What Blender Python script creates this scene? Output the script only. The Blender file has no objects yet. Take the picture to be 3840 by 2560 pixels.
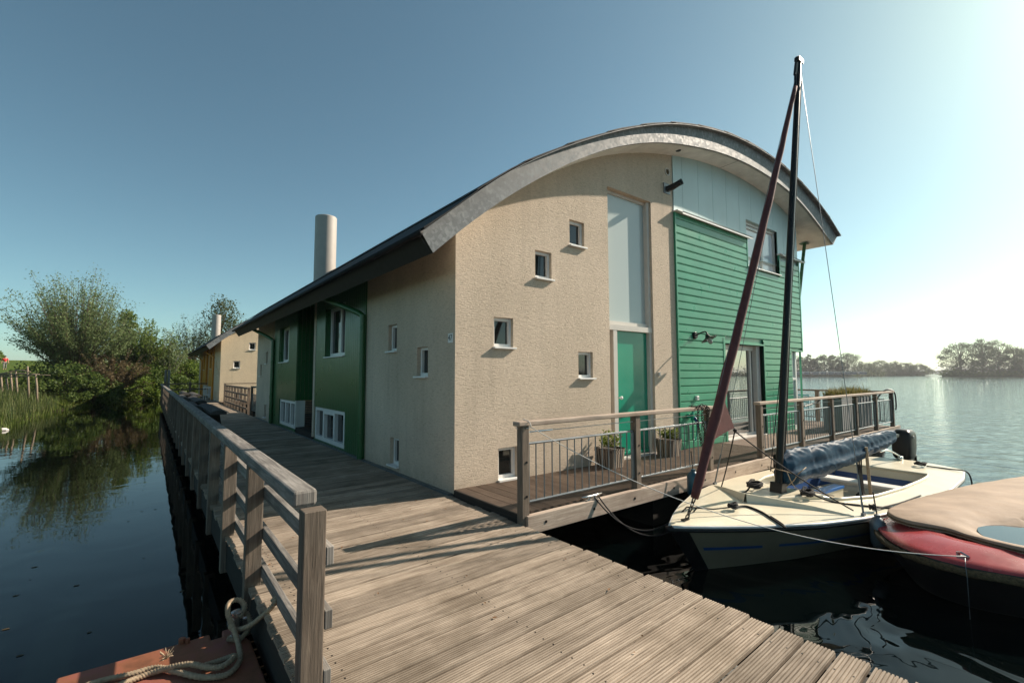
import bpy, bmesh, math, random
import numpy as np
from mathutils import Vector, Matrix, noise
R = math.radians
random.seed(7); rng = np.random.default_rng(11)
S = bpy.context.scene
COL = S.collection

# ------------------------------------------------------------------ camera
cd = bpy.data.cameras.new('camera'); cam = bpy.data.objects.new('camera', cd); COL.objects.link(cam)
cd.sensor_width = 36; cd.lens = 16.398; cd.clip_end = 9000; cd.clip_start = 0.05
yaw, pit, rol = R(37.798), R(4.0066), R(-0.135)
fw = Vector((math.sin(yaw)*math.cos(pit), math.cos(yaw)*math.cos(pit), math.sin(pit)))
r0 = Vector((math.cos(yaw), -math.sin(yaw), 0)); u0 = r0.cross(fw)
rt = math.cos(rol)*r0 + math.sin(rol)*u0; up = -math.sin(rol)*r0 + math.cos(rol)*u0
cam.matrix_world = Matrix(((rt.x, up.x, -fw.x, -3.143), (rt.y, up.y, -fw.y, -5.267), (rt.z, up.z, -fw.z, 1.47), (0, 0, 0, 1)))
S.camera = cam
# ------------------------------------------------------------------ sky and sun
SUN_EL, SUN_AZ = R(32.0), R(103.5)      # azimuth from +Y towards +X
W = bpy.data.worlds.new('World'); S.world = W; W.use_nodes = True
wn = W.node_tree; bg = wn.nodes['Background']
sk = wn.nodes.new('ShaderNodeTexSky'); sk.sky_type = 'NISHITA'; sk.sun_disc = False
sk.sun_elevation = SUN_EL; sk.sun_rotation = SUN_AZ
sk.air_density = 0.7; sk.dust_density = 0.75; sk.ozone_density = 1.0; sk.altitude = 0
bg.inputs[1].default_value = 0.090
tint = wn.nodes.new('ShaderNodeMix'); tint.data_type = 'RGBA'; tint.blend_type = 'MULTIPLY'; tint.inputs[0].default_value = 1.0
tint.inputs[7].default_value = (0.77, 0.97, 0.79, 1)
wn.links.new(sk.outputs[0], tint.inputs[6]); wn.links.new(tint.outputs[2], bg.inputs[0])
sd = Vector((math.sin(SUN_AZ)*math.cos(SUN_EL), math.cos(SUN_AZ)*math.cos(SUN_EL), math.sin(SUN_EL)))
sl = bpy.data.lights.new('sun', 'SUN'); sl.energy = 5.0; sl.angle = R(0.53); sl.color = (1.0, 0.87, 0.72)
so = bpy.data.objects.new('sun', sl); COL.objects.link(so)
so.rotation_euler = (-sd).to_track_quat('-Z', 'Y').to_euler()
S.view_settings.view_transform = 'Standard'; S.view_settings.look = 'None'
S.view_settings.exposure = 0.82; S.view_settings.gamma = 1.0
S.cycles.max_bounces = 6; S.cycles.transparent_max_bounces = 6

# ------------------------------------------------------------------ materials
class NT:
    def __init__(s, name):
        s.m = bpy.data.materials.new(name); s.m.use_nodes = True
        s.t = s.m.node_tree; s.b = s.t.nodes['Principled BSDF']; s.out = s.t.nodes['Material Output']
    def n(s, typ, ins=None, **kw):
        nd = s.t.nodes.new('ShaderNode' + typ)
        for k, v in kw.items(): setattr(nd, k, v)
        for k, v in (ins or {}).items():
            sock = nd.inputs[k]
            if hasattr(v, 'is_output') or isinstance(v, bpy.types.NodeSocket): s.t.links.new(v, sock)
            else: sock.default_value = v
        return nd
    def set(s, **kw):
        for k, v in kw.items():
            k = k.replace('_', ' ')
            sock = s.b.inputs[k]
            if isinstance(v, bpy.types.NodeSocket): s.t.links.new(v, sock)
            else: sock.default_value = v
        return s
    def obj(s): return s.n('TexCoord').outputs['Object']
    def uv(s): return s.n('TexCoord').outputs['UV']
    def mapped(s, vec, sc=(1, 1, 1), loc=(0, 0, 0)):
        return s.n('Mapping', {'Vector': vec, 'Scale': sc, 'Location': loc}).outputs[0]
    def noise(s, vec, scale, detail=4, rough=0.55, dist=0.0):
        return s.n('TexNoise', {'Vector': vec, 'Scale': scale, 'Detail': detail, 'Roughness': rough, 'Distortion': dist}).outputs['Fac']
    def ramp(s, fac, stops):
        nd = s.n('ValToRGB', {'Fac': fac}); e = nd.color_ramp.elements
        while len(e) < len(stops): e.new(0.5)
        for k, (p, c) in enumerate(stops):
            e[k].position = p; e[k].color = (*c, 1) if len(c) == 3 else c
        return nd.outputs['Color']
    def mix(s, a, b, fac, mode='MIX'):
        nd = s.n('Mix', data_type='RGBA', blend_type=mode)
        for sock, v in ((nd.inputs[0], fac), (nd.inputs[6], a), (nd.inputs[7], b)):
            if isinstance(v, bpy.types.NodeSocket): s.t.links.new(v, sock)
            else: sock.default_value = v if not isinstance(v, tuple) else ((*v, 1) if len(v) == 3 else v)
        return nd.outputs[2]
    def math(s, op, a, b=0.0):
        nd = s.n('Math', operation=op)
        for k, v in enumerate((a, b)):
            if isinstance(v, bpy.types.NodeSocket): s.t.links.new(v, nd.inputs[k])
            else: nd.inputs[k].default_value = v
        return nd.outputs[0]
    def bump(s, h, strength=0.3, dist=0.01):
        s.t.links.new(s.n('Bump', {'Height': h, 'Strength': strength, 'Distance': dist}).outputs[0], s.b.inputs['Normal'])
    def rnd(s): return s.n('Attribute', attribute_name='rnd').outputs['Fac']

def plain(name, col, rough=0.5, metal=0.0, var=0.12, scale=6.0, bump=0.0, bscale=40.0, spec=0.5):
    k = NT(name); o = k.obj()
    f = k.noise(o, scale, 5)
    lo = tuple(c*(1-var) for c in col); hi = tuple(min(1, c*(1+var)) for c in col)
    k.set(Base_Color=k.ramp(f, [(0.3, lo), (0.7, hi)]), Metallic=metal, Specular_IOR_Level=spec)
    k.set(Roughness=k.math('ADD', k.math('MULTIPLY', k.noise(o, scale*2.3, 3), 0.16), max(0.02, rough-0.08)))
    if bump: k.bump(k.noise(o, bscale, 4), bump, 0.01)
    return k.m

def wood(name, dark, light, blotch=None, rough=0.75, grain=1.0, bump=0.35, vary=0.35):
    k = NT(name); uv = k.uv(); o = k.obj()
    g = k.noise(k.mapped(uv, (3.0, 55.0, 1)), grain, 6, 0.65, 0.6)
    g2 = k.noise(k.mapped(uv, (0.9, 12.0, 1)), grain, 4, 0.6, 1.2)
    f = k.math('ADD', k.math('MULTIPLY', g, 0.6), k.math('MULTIPLY', g2, 0.4))
    c = k.ramp(f, [(0.32, dark), (0.5, tuple((a+b)/2 for a, b in zip(dark, light))), (0.68, light)])
    if blotch:
        bl = k.ramp(k.noise(o, 2.3, 6, 0.62), [(0.45, (0, 0, 0)), (0.68, (1, 1, 1))])
        c = k.mix(c, blotch, k.math('MULTIPLY', bl, 0.55))
    v = k.math('ADD', k.math('MULTIPLY', k.rnd(), vary), 1.0-vary/2)
    hv = k.n('HueSaturation', {'Color': c, 'Value': v, 'Saturation': 1.0}).outputs[0]
    k.set(Base_Color=hv, Roughness=rough, Specular_IOR_Level=0.3)
    k.bump(g, bump, 0.004)
    return k.m

M = {}
M['deck'] = wood('weathered_decking', (0.15, 0.113, 0.083), (0.49, 0.405, 0.32), (0.13, 0.098, 0.066), 0.8, 1.0, 0.45, 0.5)
M['terrace'] = wood('brown_decking', (0.10, 0.068, 0.048), (0.22, 0.158, 0.115), (0.09, 0.065, 0.05), 0.7)
M['rail'] = wood('grey_timber', (0.062, 0.055, 0.05), (0.34, 0.315, 0.285), (0.055, 0.05, 0.045), 0.8, 1.2, 0.8)
M['post'] = wood('brown_timber', (0.062, 0.046, 0.034), (0.26, 0.205, 0.16), (0.12, 0.105, 0.085), 0.8, 1.3, 0.7)
M['palerail'] = wood('bleached_timber', (0.26, 0.20, 0.155), (0.56, 0.46, 0.38), (0.20, 0.14, 0.11), 0.8, 1.0, 0.6)
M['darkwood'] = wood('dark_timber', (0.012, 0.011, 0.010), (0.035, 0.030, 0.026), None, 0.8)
M['logwood'] = wood('dark_weathered_log', (0.030, 0.028, 0.026), (0.13, 0.125, 0.12), (0.04, 0.036, 0.032), 0.85, 1.0, 0.8)
M['branchwood'] = wood('split_branch', (0.12, 0.09, 0.065), (0.34, 0.27, 0.20), None, 0.85)

def stucco(name, base, dirt):
    k = NT(name); o = k.obj()
    w1 = k.noise(k.mapped(o, (0.7, 0.7, 2.3)), 23, 6, 0.70, 1.1)
    w2 = k.noise(o, 90, 3, 0.6)
    big = k.noise(k.mapped(o, (1, 1, 0.55)), 0.9, 6, 0.62)
    c = k.ramp(big, [(0.35, base), (0.72, dirt)])
    pits = k.ramp(w1, [(0.36, (0.55, 0.52, 0.49)), (0.50, (0.97, 0.97, 0.97)), (0.62, (1.08, 1.07, 1.06))])
    c = k.mix(c, pits, 0.5, 'MULTIPLY')
    run = k.ramp(k.noise(k.mapped(o, (5.5, 5.5, 0.30)), 1.0, 5, 0.6), [(0.50, (0, 0, 0)), (0.72, (1, 1, 1))])
    patch = k.ramp(k.noise(o, 0.55, 3, 0.5), [(0.42, (0, 0, 0)), (0.62, (1, 1, 1))])
    c = k.mix(c, tuple(q*0.62 for q in dirt), k.math('MULTIPLY', k.math('MULTIPLY', run, patch), 0.32))
    zz = k.n('SeparateXYZ', {'Vector': o}).outputs[2]
    damp = k.math('MULTIPLY', k.ramp(k.math('ADD', k.math('MULTIPLY', zz, 1.6), k.math('MULTIPLY', k.noise(o, 4.0, 5, 0.65), 0.9)), [(0.30, (1, 1, 1)), (0.75, (0, 0, 0))]), 0.4)
    c = k.mix(c, (0.26, 0.215, 0.16), damp)
    k.set(Base_Color=c, Roughness=0.9, Specular_IOR_Level=0.2)
    k.bump(k.math('ADD', w1, k.math('MULTIPLY', w2, 0.3)), 0.62, 0.022)
    return k.m
M['stucco'] = stucco('scraped_stucco', (0.65, 0.54, 0.43), (0.52, 0.43, 0.335))
M['stucco_pale'] = stucco('cream_stucco', (0.66, 0.54, 0.38), (0.58, 0.48, 0.34))
M['green'] = plain('green_painted_board', (0.048, 0.285, 0.165), 0.30, 0, 0.10, 1.5)
M['greendoor'] = plain('teal_green_door_paint', (0.012, 0.26, 0.165), 0.16, 0, 0.05, 2)
M['darkgreen'] = plain('dark_green_cladding', (0.022, 0.105, 0.035), 0.30, 0, 0.10, 1.5)
M['orange'] = plain('orange_cladding', (0.55, 0.23, 0.02), 0.35, 0, 0.10, 1.5)
M['orangeboard'] = plain('orange_painted_board', (0.5, 0.2, 0.02), 0.4)
M['bluepanel'] = plain('pale_blue_panel', (0.42, 0.56, 0.57), 0.4, 0, 0.08, 1.2)
M['white'] = plain('white_paint', (0.74, 0.73, 0.71), 0.4, 0, 0.04)
M['frame'] = plain('offwhite_frame', (0.62, 0.58, 0.53), 0.4, 0, 0.04)
M['concrete'] = plain('pale_concrete', (0.76, 0.73, 0.68), 0.8, 0, 0.14, 3, 0.15, 30)
M['darkconcrete'] = plain('dark_float_concrete', (0.028, 0.03, 0.03), 0.8)
M['chimney'] = plain('pale_chimney_paint', (0.40, 0.37, 0.335), 0.55, 0, 0.06)
M['slate'] = plain('dark_roof_sheet', (0.020, 0.021, 0.022), 0.7, 0, 0.25, 5, spec=0.2)
M['eave'] = plain('brown_black_eave', (0.020, 0.017, 0.015), 0.5)
M['black'] = plain('black_plastic', (0.007, 0.007, 0.008), 0.4, spec=0.3)
M['blackmast'] = plain('black_anodised', (0.006, 0.007, 0.008), 0.3, 0.0, spec=0.25)
M['blackrope'] = plain('black_rope', (0.014, 0.014, 0.015), 0.85, 0, 0.4, 60, 0.6, 160)
M['steel'] = plain('grey_steel', (0.15, 0.17, 0.185), 0.42, 0.5, 0.15, 12)
M['stainless'] = plain('stainless', (0.62, 0.62, 0.62), 0.25, 0.9)
M['cream'] = plain('cream_gelcoat', (0.66, 0.60, 0.46), 0.32, 0, 0.07, 2.5)
M['hull'] = plain('shaded_cream_hull', (0.17, 0.15, 0.105), 0.35, 0, 0.12, 2.5)  # cream hull side, its shade put into the darkened base colour
M['boatblue'] = plain('blue_boat_paint', (0.010, 0.055, 0.19), 0.4)
M['bluetrim'] = plain('bright_blue_trim', (0.012, 0.13, 0.42), 0.4)
M['bench'] = plain('white_bench', (0.70, 0.69, 0.67), 0.4)
M['maroon'] = plain('maroon_sailcloth', (0.105, 0.026, 0.026), 0.75, 0, 0.2, 9, 0.3, 60)
M['fenderblue'] = plain('blue_fender', (0.006, 0.06, 0.10), 0.35)
M['redhull'] = plain('faded_red_deck', (0.34, 0.042, 0.045), 0.26, 0, 0.16, 5)
M['redboatside'] = plain('dark_boat_side', (0.012, 0.010, 0.010), 0.4)
M['canvas'] = plain('tan_canvas', (0.33, 0.235, 0.165), 0.8, 0, 0.16, 3, 0.3, 25)
M['whiterope'] = plain('white_rope', (0.62, 0.60, 0.56), 0.8, 0, 0.15, 60)
M['tanrope'] = plain('tan_rope', (0.34, 0.26, 0.175), 0.9, 0, 0.3, 50, 0.5, 180)
M['oldrope'] = plain('brown_old_rope', (0.10, 0.065, 0.03), 0.95, 0, 0.5, 50, 0.8, 120)
M['planter'] = plain('grey_planter', (0.25, 0.25, 0.245), 0.75, 0, 0.12, 4)
M['chairblue'] = plain('turquoise_metal', (0.04, 0.22, 0.25), 0.4)
M['soil'] = plain('dark_soil', (0.03, 0.022, 0.015), 0.95)
M['skin'] = plain('skin', (0.45, 0.24, 0.16), 0.6)
M['redshirt'] = plain('red_shirt', (0.55, 0.012, 0.018), 0.8)
M['trousers'] = plain('grey_trousers', (0.18, 0.17, 0.16), 0.85)
M['hair'] = plain('dark_hair', (0.03, 0.018, 0.01), 0.7)
M['brass'] = plain('old_chain_metal', (0.03, 0.027, 0.024), 0.55, 0.7)
M['brick'] = plain('stone_litter', (0.5, 0.48, 0.45), 0.8)
M['caravan'] = plain('caravan_white', (0.55, 0.56, 0.57), 0.4)
M['caravandark'] = plain('awning_grey', (0.20, 0.21, 0.23), 0.8)

k = NT('galvanised_steel'); o = k.obj()
vo = k.n('TexVoronoi', {'Vector': o, 'Scale': 22.0, 'Randomness': 1.0})
spang = k.n('SeparateColor', {'Color': vo.outputs['Color']}).outputs[0]
f = k.math('ADD', k.math('MULTIPLY', spang, 0.35), k.math('MULTIPLY', k.noise(o, 7, 6, 0.65), 0.75))
k.set(Base_Color=k.ramp(f, [(0.25, (0.11, 0.12, 0.128)), (0.55, (0.185, 0.197, 0.205)), (0.82, (0.31, 0.325, 0.33))]), Metallic=0.0, Specular_IOR_Level=0.3,
      Roughness=k.math('ADD', k.math('MULTIPLY', spang, 0.2), 0.55)); M['galv'] = k.m

k = NT('dark_window_glass'); k.set(Base_Color=(0.012, 0.016, 0.016, 1), Roughness=0.03, Specular_IOR_Level=0.75); M['glass'] = k.m
k = NT('patio_glass'); o = k.obj(); k.set(Base_Color=(0.05, 0.055, 0.055, 1), Roughness=0.015, Specular_IOR_Level=1.0, IOR=2.2); M['mirrorglass'] = k.m
k = NT('frosted_glass'); k.set(Base_Color=(0.47, 0.53, 0.52, 1), Roughness=0.16, Specular_IOR_Level=0.6); M['frosted'] = k.m
k = NT('white_blind_behind_glass'); k.set(Base_Color=(0.80, 0.80, 0.82, 1), Roughness=0.1, Specular_IOR_Level=0.5); M['blind'] = k.m
k = NT('clear_bulb_glass'); k.set(Base_Color=(0.8, 0.82, 0.82, 1), Roughness=0.05, Transmission_Weight=0.8); M['bulb'] = k.m
k = NT('rain_pool'); k.set(Base_Color=(0.02, 0.025, 0.03, 1), Roughness=0.02, Specular_IOR_Level=0.6); M['pool'] = k.m

# blue tarpaulin
k = NT('blue_tarpaulin'); o = k.obj()
cr = k.noise(k.mapped(o, (1.6, 3.0, 3.0)), 3.2, 6, 0.6, 0.8)
k.set(Base_Color=k.ramp(cr, [(0.3, (0.007, 0.028, 0.058)), (0.7, (0.015, 0.055, 0.098))]), Roughness=0.5, Specular_IOR_Level=0.05)
k.bump(cr, 0.12, 0.03); M['tarp'] = k.m
# rusty primer
k = NT('rusty_red_steel'); o = k.obj()
a = k.ramp(k.noise(o, 4.5, 7, 0.65), [(0.36, (0.25, 0.075, 0.055)), (0.52, (0.22, 0.078, 0.036)), (0.68, (0.13, 0.048, 0.020))])
k.set(Base_Color=a, Roughness=0.75); k.bump(k.noise(o, 60, 4), 0.25, 0.004); M['rust'] = k.m
# wicker
k = NT('wicker'); uv = k.uv()
wv = k.n('TexWave', {'Vector': k.mapped(uv, (1, 1, 1)), 'Scale': 14.0, 'Distortion': 1.5, 'Detail': 2.0}, bands_direction='Y').outputs['Fac']
wx = k.n('TexWave', {'Vector': uv, 'Scale': 9.0, 'Distortion': 0.4}, bands_direction='X').outputs['Fac']
ck = k.math('MULTIPLY', wv, k.math('ADD', k.math('MULTIPLY', wx, 0.6), 0.4))
k.set(Base_Color=k.ramp(ck, [(0.1, (0.05, 0.035, 0.025)), (0.75, (0.42, 0.34, 0.26))]), Roughness=0.8); k.bump(ck, 0.8, 0.01); M['wicker'] = k.m

def leafmat(name, a, b, trans=0.45):
    k = NT(name)
    c = k.ramp(k.rnd(), [(0.0, a), (1.0, b)])
    k.set(Base_Color=c, Roughness=0.55, Specular_IOR_Level=0.25)
    tr = k.n('BsdfTranslucent', {'Color': c})
    mx = k.n('MixShader', {'Fac': trans}); k.t.links.new(k.b.outputs[0], mx.inputs[1]); k.t.links.new(tr.outputs[0], mx.inputs[2])
    k.t.links.new(mx.outputs[0], k.out.inputs['Surface']); return k.m
M['leaf_willow'] = leafmat('willow_leaves', (0.088, 0.128, 0.045), (0.215, 0.275, 0.11))
M['leaf_green'] = leafmat('fresh_green_leaves', (0.050, 0.098, 0.014), (0.19, 0.25, 0.045))
M['leaf_dark'] = leafmat('dark_green_leaves', (0.036, 0.072, 0.015), (0.12, 0.165, 0.036))
M['leaf_brown'] = leafmat('budding_brown_leaves', (0.085, 0.062, 0.030), (0.17, 0.125, 0.062))
M['leaf_birch'] = leafmat('birch_leaves', (0.035, 0.055, 0.015), (0.10, 0.12, 0.04))
M['leaf_far'] = leafmat('distant_leaves', (0.040, 0.056, 0.024), (0.095, 0.115, 0.050))
M['leaf_pot'] = leafmat('glossy_pot_leaves', (0.05, 0.09, 0.012), (0.22, 0.27, 0.04))
M['reed'] = leafmat('reed_blades', (0.045, 0.085, 0.022), (0.17, 0.18, 0.07))
M['grassblade'] = leafmat('grass_blades', (0.045, 0.085, 0.012), (0.15, 0.19, 0.04))
M['planterleaf'] = leafmat('planter_grass_blades', (0.05, 0.065, 0.015), (0.25, 0.20, 0.07))
M['dryleaf'] = leafmat('dry_leaf', (0.16, 0.07, 0.03), (0.34, 0.17, 0.07))
M['bark'] = plain('bark', (0.085, 0.062, 0.042), 0.9, 0, 0.35, 8, 0.6, 20)
M['greybark'] = plain('grey_bark', (0.12, 0.105, 0.085), 0.9, 0, 0.3, 8)

# meadow
k = NT('meadow'); o = k.obj()
g = k.ramp(k.noise(o, 1.3, 8, 0.7), [(0.3, (0.030, 0.055, 0.010)), (0.55, (0.075, 0.115, 0.018)), (0.75, (0.12, 0.13, 0.03))])
yl = k.ramp(k.noise(o, 0.22, 6, 0.7), [(0.52, (0, 0, 0)), (0.66, (1, 1, 1))])
fl = k.ramp(k.noise(o, 9.0, 3, 0.7), [(0.5, (0, 0, 0)), (0.62, (1, 1, 1))])
g = k.mix(g, (0.36, 0.27, 0.012), k.math('MULTIPLY', k.math('MULTIPLY', yl, fl), 0.75))
z = k.n('SeparateXYZ', {'Vector': o}).outputs[2]
mud = k.ramp(k.math('ADD', z, 1.0), [(0.40, (1, 1, 1)), (0.75, (0, 0, 0))])
g = k.mix(g, (0.028, 0.022, 0.013), mud)
k.set(Base_Color=g, Roughness=0.95, Specular_IOR_Level=0.1); k.bump(k.noise(o, 6, 6, 0.7), 0.8, 0.15); M['meadow'] = k.m

# water: calm canal behind the jetty, rippled lake in the open
k = NT('lake_water'); o = k.obj()
xyz = k.n('SeparateXYZ', {'Vector': o})
x, y = xyz.outputs[0], xyz.outputs[1]
lake = k.n('MapRange', {'Value': k.math('SUBTRACT', x, k.math('MULTIPLY', y, 0.35)), 'From Min': 5.5, 'From Max': 13.0}, interpolation_type='SMOOTHSTEP').outputs[0]
r1 = k.noise(k.mapped(o, (1.1, 2.1, 1)), 1.5, 6, 0.62, 0.4)
r2 = k.noise(k.mapped(o, (0.5, 1.0, 1)), 0.55, 4, 0.6, 0.3)
calm = k.noise(k.mapped(o, (1.0, 1.0, 1)), 1.1, 2, 0.4, 1.2)
near = k.n('MapRange', {'Value': x, 'From Min': -1.0, 'From Max': 2.0}, interpolation_type='SMOOTHSTEP').outputs[0]
h = k.math('ADD', k.math('MULTIPLY', k.math('ADD', k.math('MULTIPLY', r1, 0.55), k.math('MULTIPLY', r2, 0.9)), k.math('ADD', k.math('MULTIPLY', lake, 0.05), 0.0004)),
           k.math('MULTIPLY', calm, k.math('ADD', 0.004, k.math('MULTIPLY', near, 0.030))))
k.set(Base_Color=(0.0008, 0.002, 0.0022, 1), Roughness=0.02, IOR=1.27, Specular_IOR_Level=0.5)
k.bump(h, 1.0, 1.0); M['water'] = k.m

# ------------------------------------------------------------------ mesh builder
class MB:
    def __init__(s): s.v, s.f, s.u, s.r, s.m = [], [], [], [], []
    def face(s, pts, uvs=None, rnd=0.5, mat=0):
        b = len(s.v); s.v += [tuple(p) for p in pts]; n = len(pts)
        s.f.append(tuple(range(b, b+n))); s.u += list(uvs) if uvs else [(p[0], p[1]) for p in pts]; s.r.append(rnd); s.m.append(mat)
    def grid(s, P, mat=0, rnd=0.5, closeu=False, us=1.0, vs=1.0):
        """P[i][j] points; shared vertices"""
        b = len(s.v); ni, nj = len(P), len(P[0])
        for row in P: s.v += [tuple(p) for p in row]
        for i in range(ni-1):
            for j in range(nj if closeu else nj-1):
                j2 = (j+1) % nj
                s.f.append((b+i*nj+j, b+i*nj+j2, b+(i+1)*nj+j2, b+(i+1)*nj+j))
                s.u += [(i*us, j*vs), (i*us, (j+1)*vs), ((i+1)*us, (j+1)*vs), ((i+1)*us, j*vs)]
                s.r.append(rnd); s.m.append(mat)
    def box(s, c, d, ax=None, mat=0, rnd=None):
        c = Vector(c); ax = ax or (Vector((1, 0, 0)), Vector((0, 1, 0)), Vector((0, 0, 1)))
        if rnd is None: rnd = random.random()
        h = [x/2 for x in d]; L = max(range(3), key=lambda i: d[i]); ou, ov = random.random()*40, random.random()*40
        for a in range(3):
            b1, b2 = (a+1) % 3, (a+2) % 3
            for sg in (1, -1):
                cs = [(-1, -1), (1, -1), (1, 1), (-1, 1)]
                if sg < 0: cs = cs[::-1]
                pts, uv = [], []
                for (p, q) in cs:
                    l = [0, 0, 0]; l[a] = sg*h[a]; l[b1] = p*h[b1]; l[b2] = q*h[b2]
                    pts.append(c + ax[0]*l[0] + ax[1]*l[1] + ax[2]*l[2])
                    if a == L: uv.append((ou+l[b1]*0.2, ov+l[b2]))
                    else:
                        w = 3-a-L; uv.append((ou+l[L], ov+l[w]+(0.37 if a == 1 else 0)))
                s.face(pts, uv, rnd, mat)
    def bx(s, x0, x1, y0, y1, z0, z1, mat=0, rnd=None):
        s.box(((x0+x1)/2, (y0+y1)/2, (z0+z1)/2), (x1-x0, y1-y0, z1-z0), None, mat, rnd)
    def bar(s, p0, p1, w, h, upv=(0, 0, 1), mat=0, rnd=None):
        p0, p1 = Vector(p0), Vector(p1); d = (p1-p0); L = d.length; d = d/L
        sd_ = d.cross(Vector(upv)).normalized(); u = sd_.cross(d)
        s.box((p0+p1)/2, (L, w, h), (d, sd_, u), mat, rnd)
    def tube(s, pts, r, n=8, mat=0, cap=True, rnd=0.5, twist=0.0, lobes=0, el=1.0):
        pts = [Vector(p) for p in pts]; m = len(pts)
        rr = r if isinstance(r, (list, tuple)) else [r]*m
        T = [(pts[min(i+1, m-1)]-pts[max(i-1, 0)]).normalized() for i in range(m)]
        ref = Vector((0, 0, 1)) if abs(T[0].z) < 0.9 else Vector((1, 0, 0))
        N = (ref - T[0]*ref.dot(T[0])).normalized(); rows = []; acc = 0.0
        for i in range(m):
            N = (N - T[i]*N.dot(T[i])).normalized(); B = T[i].cross(N)
            if i: acc += (pts[i]-pts[i-1]).length
            row = []
            for j in range(n):
                a = 2*math.pi*j/n; q = rr[i]
                if lobes: q *= 1+0.24*math.cos(lobes*(a - twist*acc))
                row.append(pts[i] + N*(math.cos(a)*q) + B*(math.sin(a)*q*el))
            rows.append(row)
        s.grid(rows, mat, rnd, True, 0.2, 1.0/n)
        if cap:
            s.face(rows[0][::-1], None, rnd, mat); s.face(rows[-1], None, rnd, mat)
    def cyl(s, p0, p1, r0_, r1_=None, n=16, mat=0): s.tube([p0, p1], [r0_, r1_ if r1_ is not None else r0_], n, mat)
    def revolve(s, prof, c, n=20, mat=0, ax=None):
        c = Vector(c); ax = ax or (Vector((1, 0, 0)), Vector((0, 1, 0)), Vector((0, 0, 1))); rows = []
        for (r, z) in prof:
            rows.append([c + ax[0]*(math.cos(2*math.pi*j/n)*r) + ax[1]*(math.sin(2*math.pi*j/n)*r) + ax[2]*z for j in range(n)])
        s.grid(rows, mat, 0.5, True, 0.1, 1.0/n)
    def prism(s, poly, a, b, mat=0):
        """poly: list of 2D; a(p)->3D for near, b(p)->3D for far"""
        A = [a(p) for p in poly]; B = [b(p) for p in poly]; n = len(poly)
        s.face(A, None, 0.5, mat); s.face(B[::-1], None, 0.5, mat)
        for i in range(n):
            j = (i+1) % n; s.face([A[i], B[i], B[j], A[j]], None, 0.5, mat)

OFF = {}
def thing(name, label, cat, loc=(0, 0, 0), group=None):
    o = bpy.data.objects.new(name, None); COL.objects.link(o); o.location = loc; o.empty_display_size = 0.2
    o['label'] = label; o['category'] = cat
    if group: o['group'] = group
    OFF[o] = Vector(loc); return o
def obj(name, mb, mats, parent=None, smooth=False, bevel=0.0, loc=None, weld=True, recalc=True):
    me = bpy.data.meshes.new(name); off = OFF[parent] if parent else Vector(loc or (0, 0, 0))
    V = [(p[0]-off.x, p[1]-off.y, p[2]-off.z) for p in mb.v]
    me.from_pydata(V, [], mb.f)
    uv = me.uv_layers.new(name='UVMap'); uv.data.foreach_set('uv', np.array(mb.u, dtype=np.float32).ravel())
    at = me.attributes.new('rnd', 'FLOAT', 'FACE'); at.data.foreach_set('value', np.array(mb.r, dtype=np.float32))
    me.polygons.foreach_set('material_index', np.array(mb.m, dtype=np.int32))
    for m in (mats if isinstance(mats, (list, tuple)) else [mats]): me.materials.append(M[m] if isinstance(m, str) else m)
    if weld:
        bm = bmesh.new(); bm.from_mesh(me); bmesh.ops.remove_doubles(bm, verts=bm.verts, dist=0.00005)
        if recalc: bmesh.ops.recalc_face_normals(bm, faces=bm.faces)
        bm.to_mesh(me); bm.free()
    if smooth:
        me.polygons.foreach_set('use_smooth', np.ones(len(me.polygons), dtype=bool))
        if isinstance(smooth, (int, float)) and smooth is not True: me.set_sharp_from_angle(angle=R(smooth))
    me.update()
    o = bpy.data.objects.new(name, me); COL.objects.link(o)
    if parent: o.parent = parent; OFF[o] = off
    else: o.location = off; OFF[o] = off
    if bevel:
        bv = o.modifiers.new('bevel', 'BEVEL'); bv.width = bevel; bv.segments = 2; bv.limit_method = 'ANGLE'; bv.angle_limit = R(40)
    return o
def tag(o, label, cat, group=None):
    o['label'] = label; o['category'] = cat
    if group: o['group'] = group
    return o
def structure(o): o['kind'] = 'structure'; return o
def dup(root, loc, label=None):
    r = root.copy(); COL.objects.link(r); r.location = loc
    if label: r['label'] = label
    for ch in root.children:
        c = ch.copy(); COL.objects.link(c); c.parent = r
        for g in ch.children:
            d = g.copy(); COL.objects.link(d); d.parent = c
    return r
def smooth_path(pts, n=8):
    P = [Vector(p) for p in pts]; out = []
    for i in range(len(P)-1):
        a, b, c, d = P[max(i-1, 0)], P[i], P[i+1], P[min(i+2, len(P)-1)]
        for j in range(n):
            t = j/n
            out.append(0.5*((2*b)+(c-a)*t+(2*a-5*b+4*c-d)*t*t+(3*b-a-3*c+d)*t**3))
    out.append(P[-1]); return out
def sag(p0, p1, drop, n=16):
    p0, p1 = Vector(p0), Vector(p1)
    return [p0.lerp(p1, i/n) - Vector((0, 0, drop*4*(i/n)*(1-i/n))) for i in range(n+1)]
def text_mesh(name, body, size, origin, xdir, ydir, parent, mat, depth=0.003):
    cu = bpy.data.curves.new(name, 'FONT'); cu.body = body; cu.size = size; cu.extrude = depth; cu.align_x = 'CENTER'; cu.align_y = 'CENTER'
    t = bpy.data.objects.new('tmp', cu); COL.objects.link(t)
    dg = bpy.context.evaluated_depsgraph_get(); me = bpy.data.meshes.new_from_object(t.evaluated_get(dg)); bpy.data.objects.remove(t)
    X, Y = Vector(xdir), Vector(ydir); Z = X.cross(Y); O = Vector(origin)-OFF[parent]
    for v in me.vertices: v.co = O + X*v.co.x + Y*v.co.y + Z*v.co.z
    me.materials.append(M[mat]); o = bpy.data.objects.new(name, me); COL.objects.link(o); o.parent = parent; OFF[o] = OFF[parent]; return o

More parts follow.
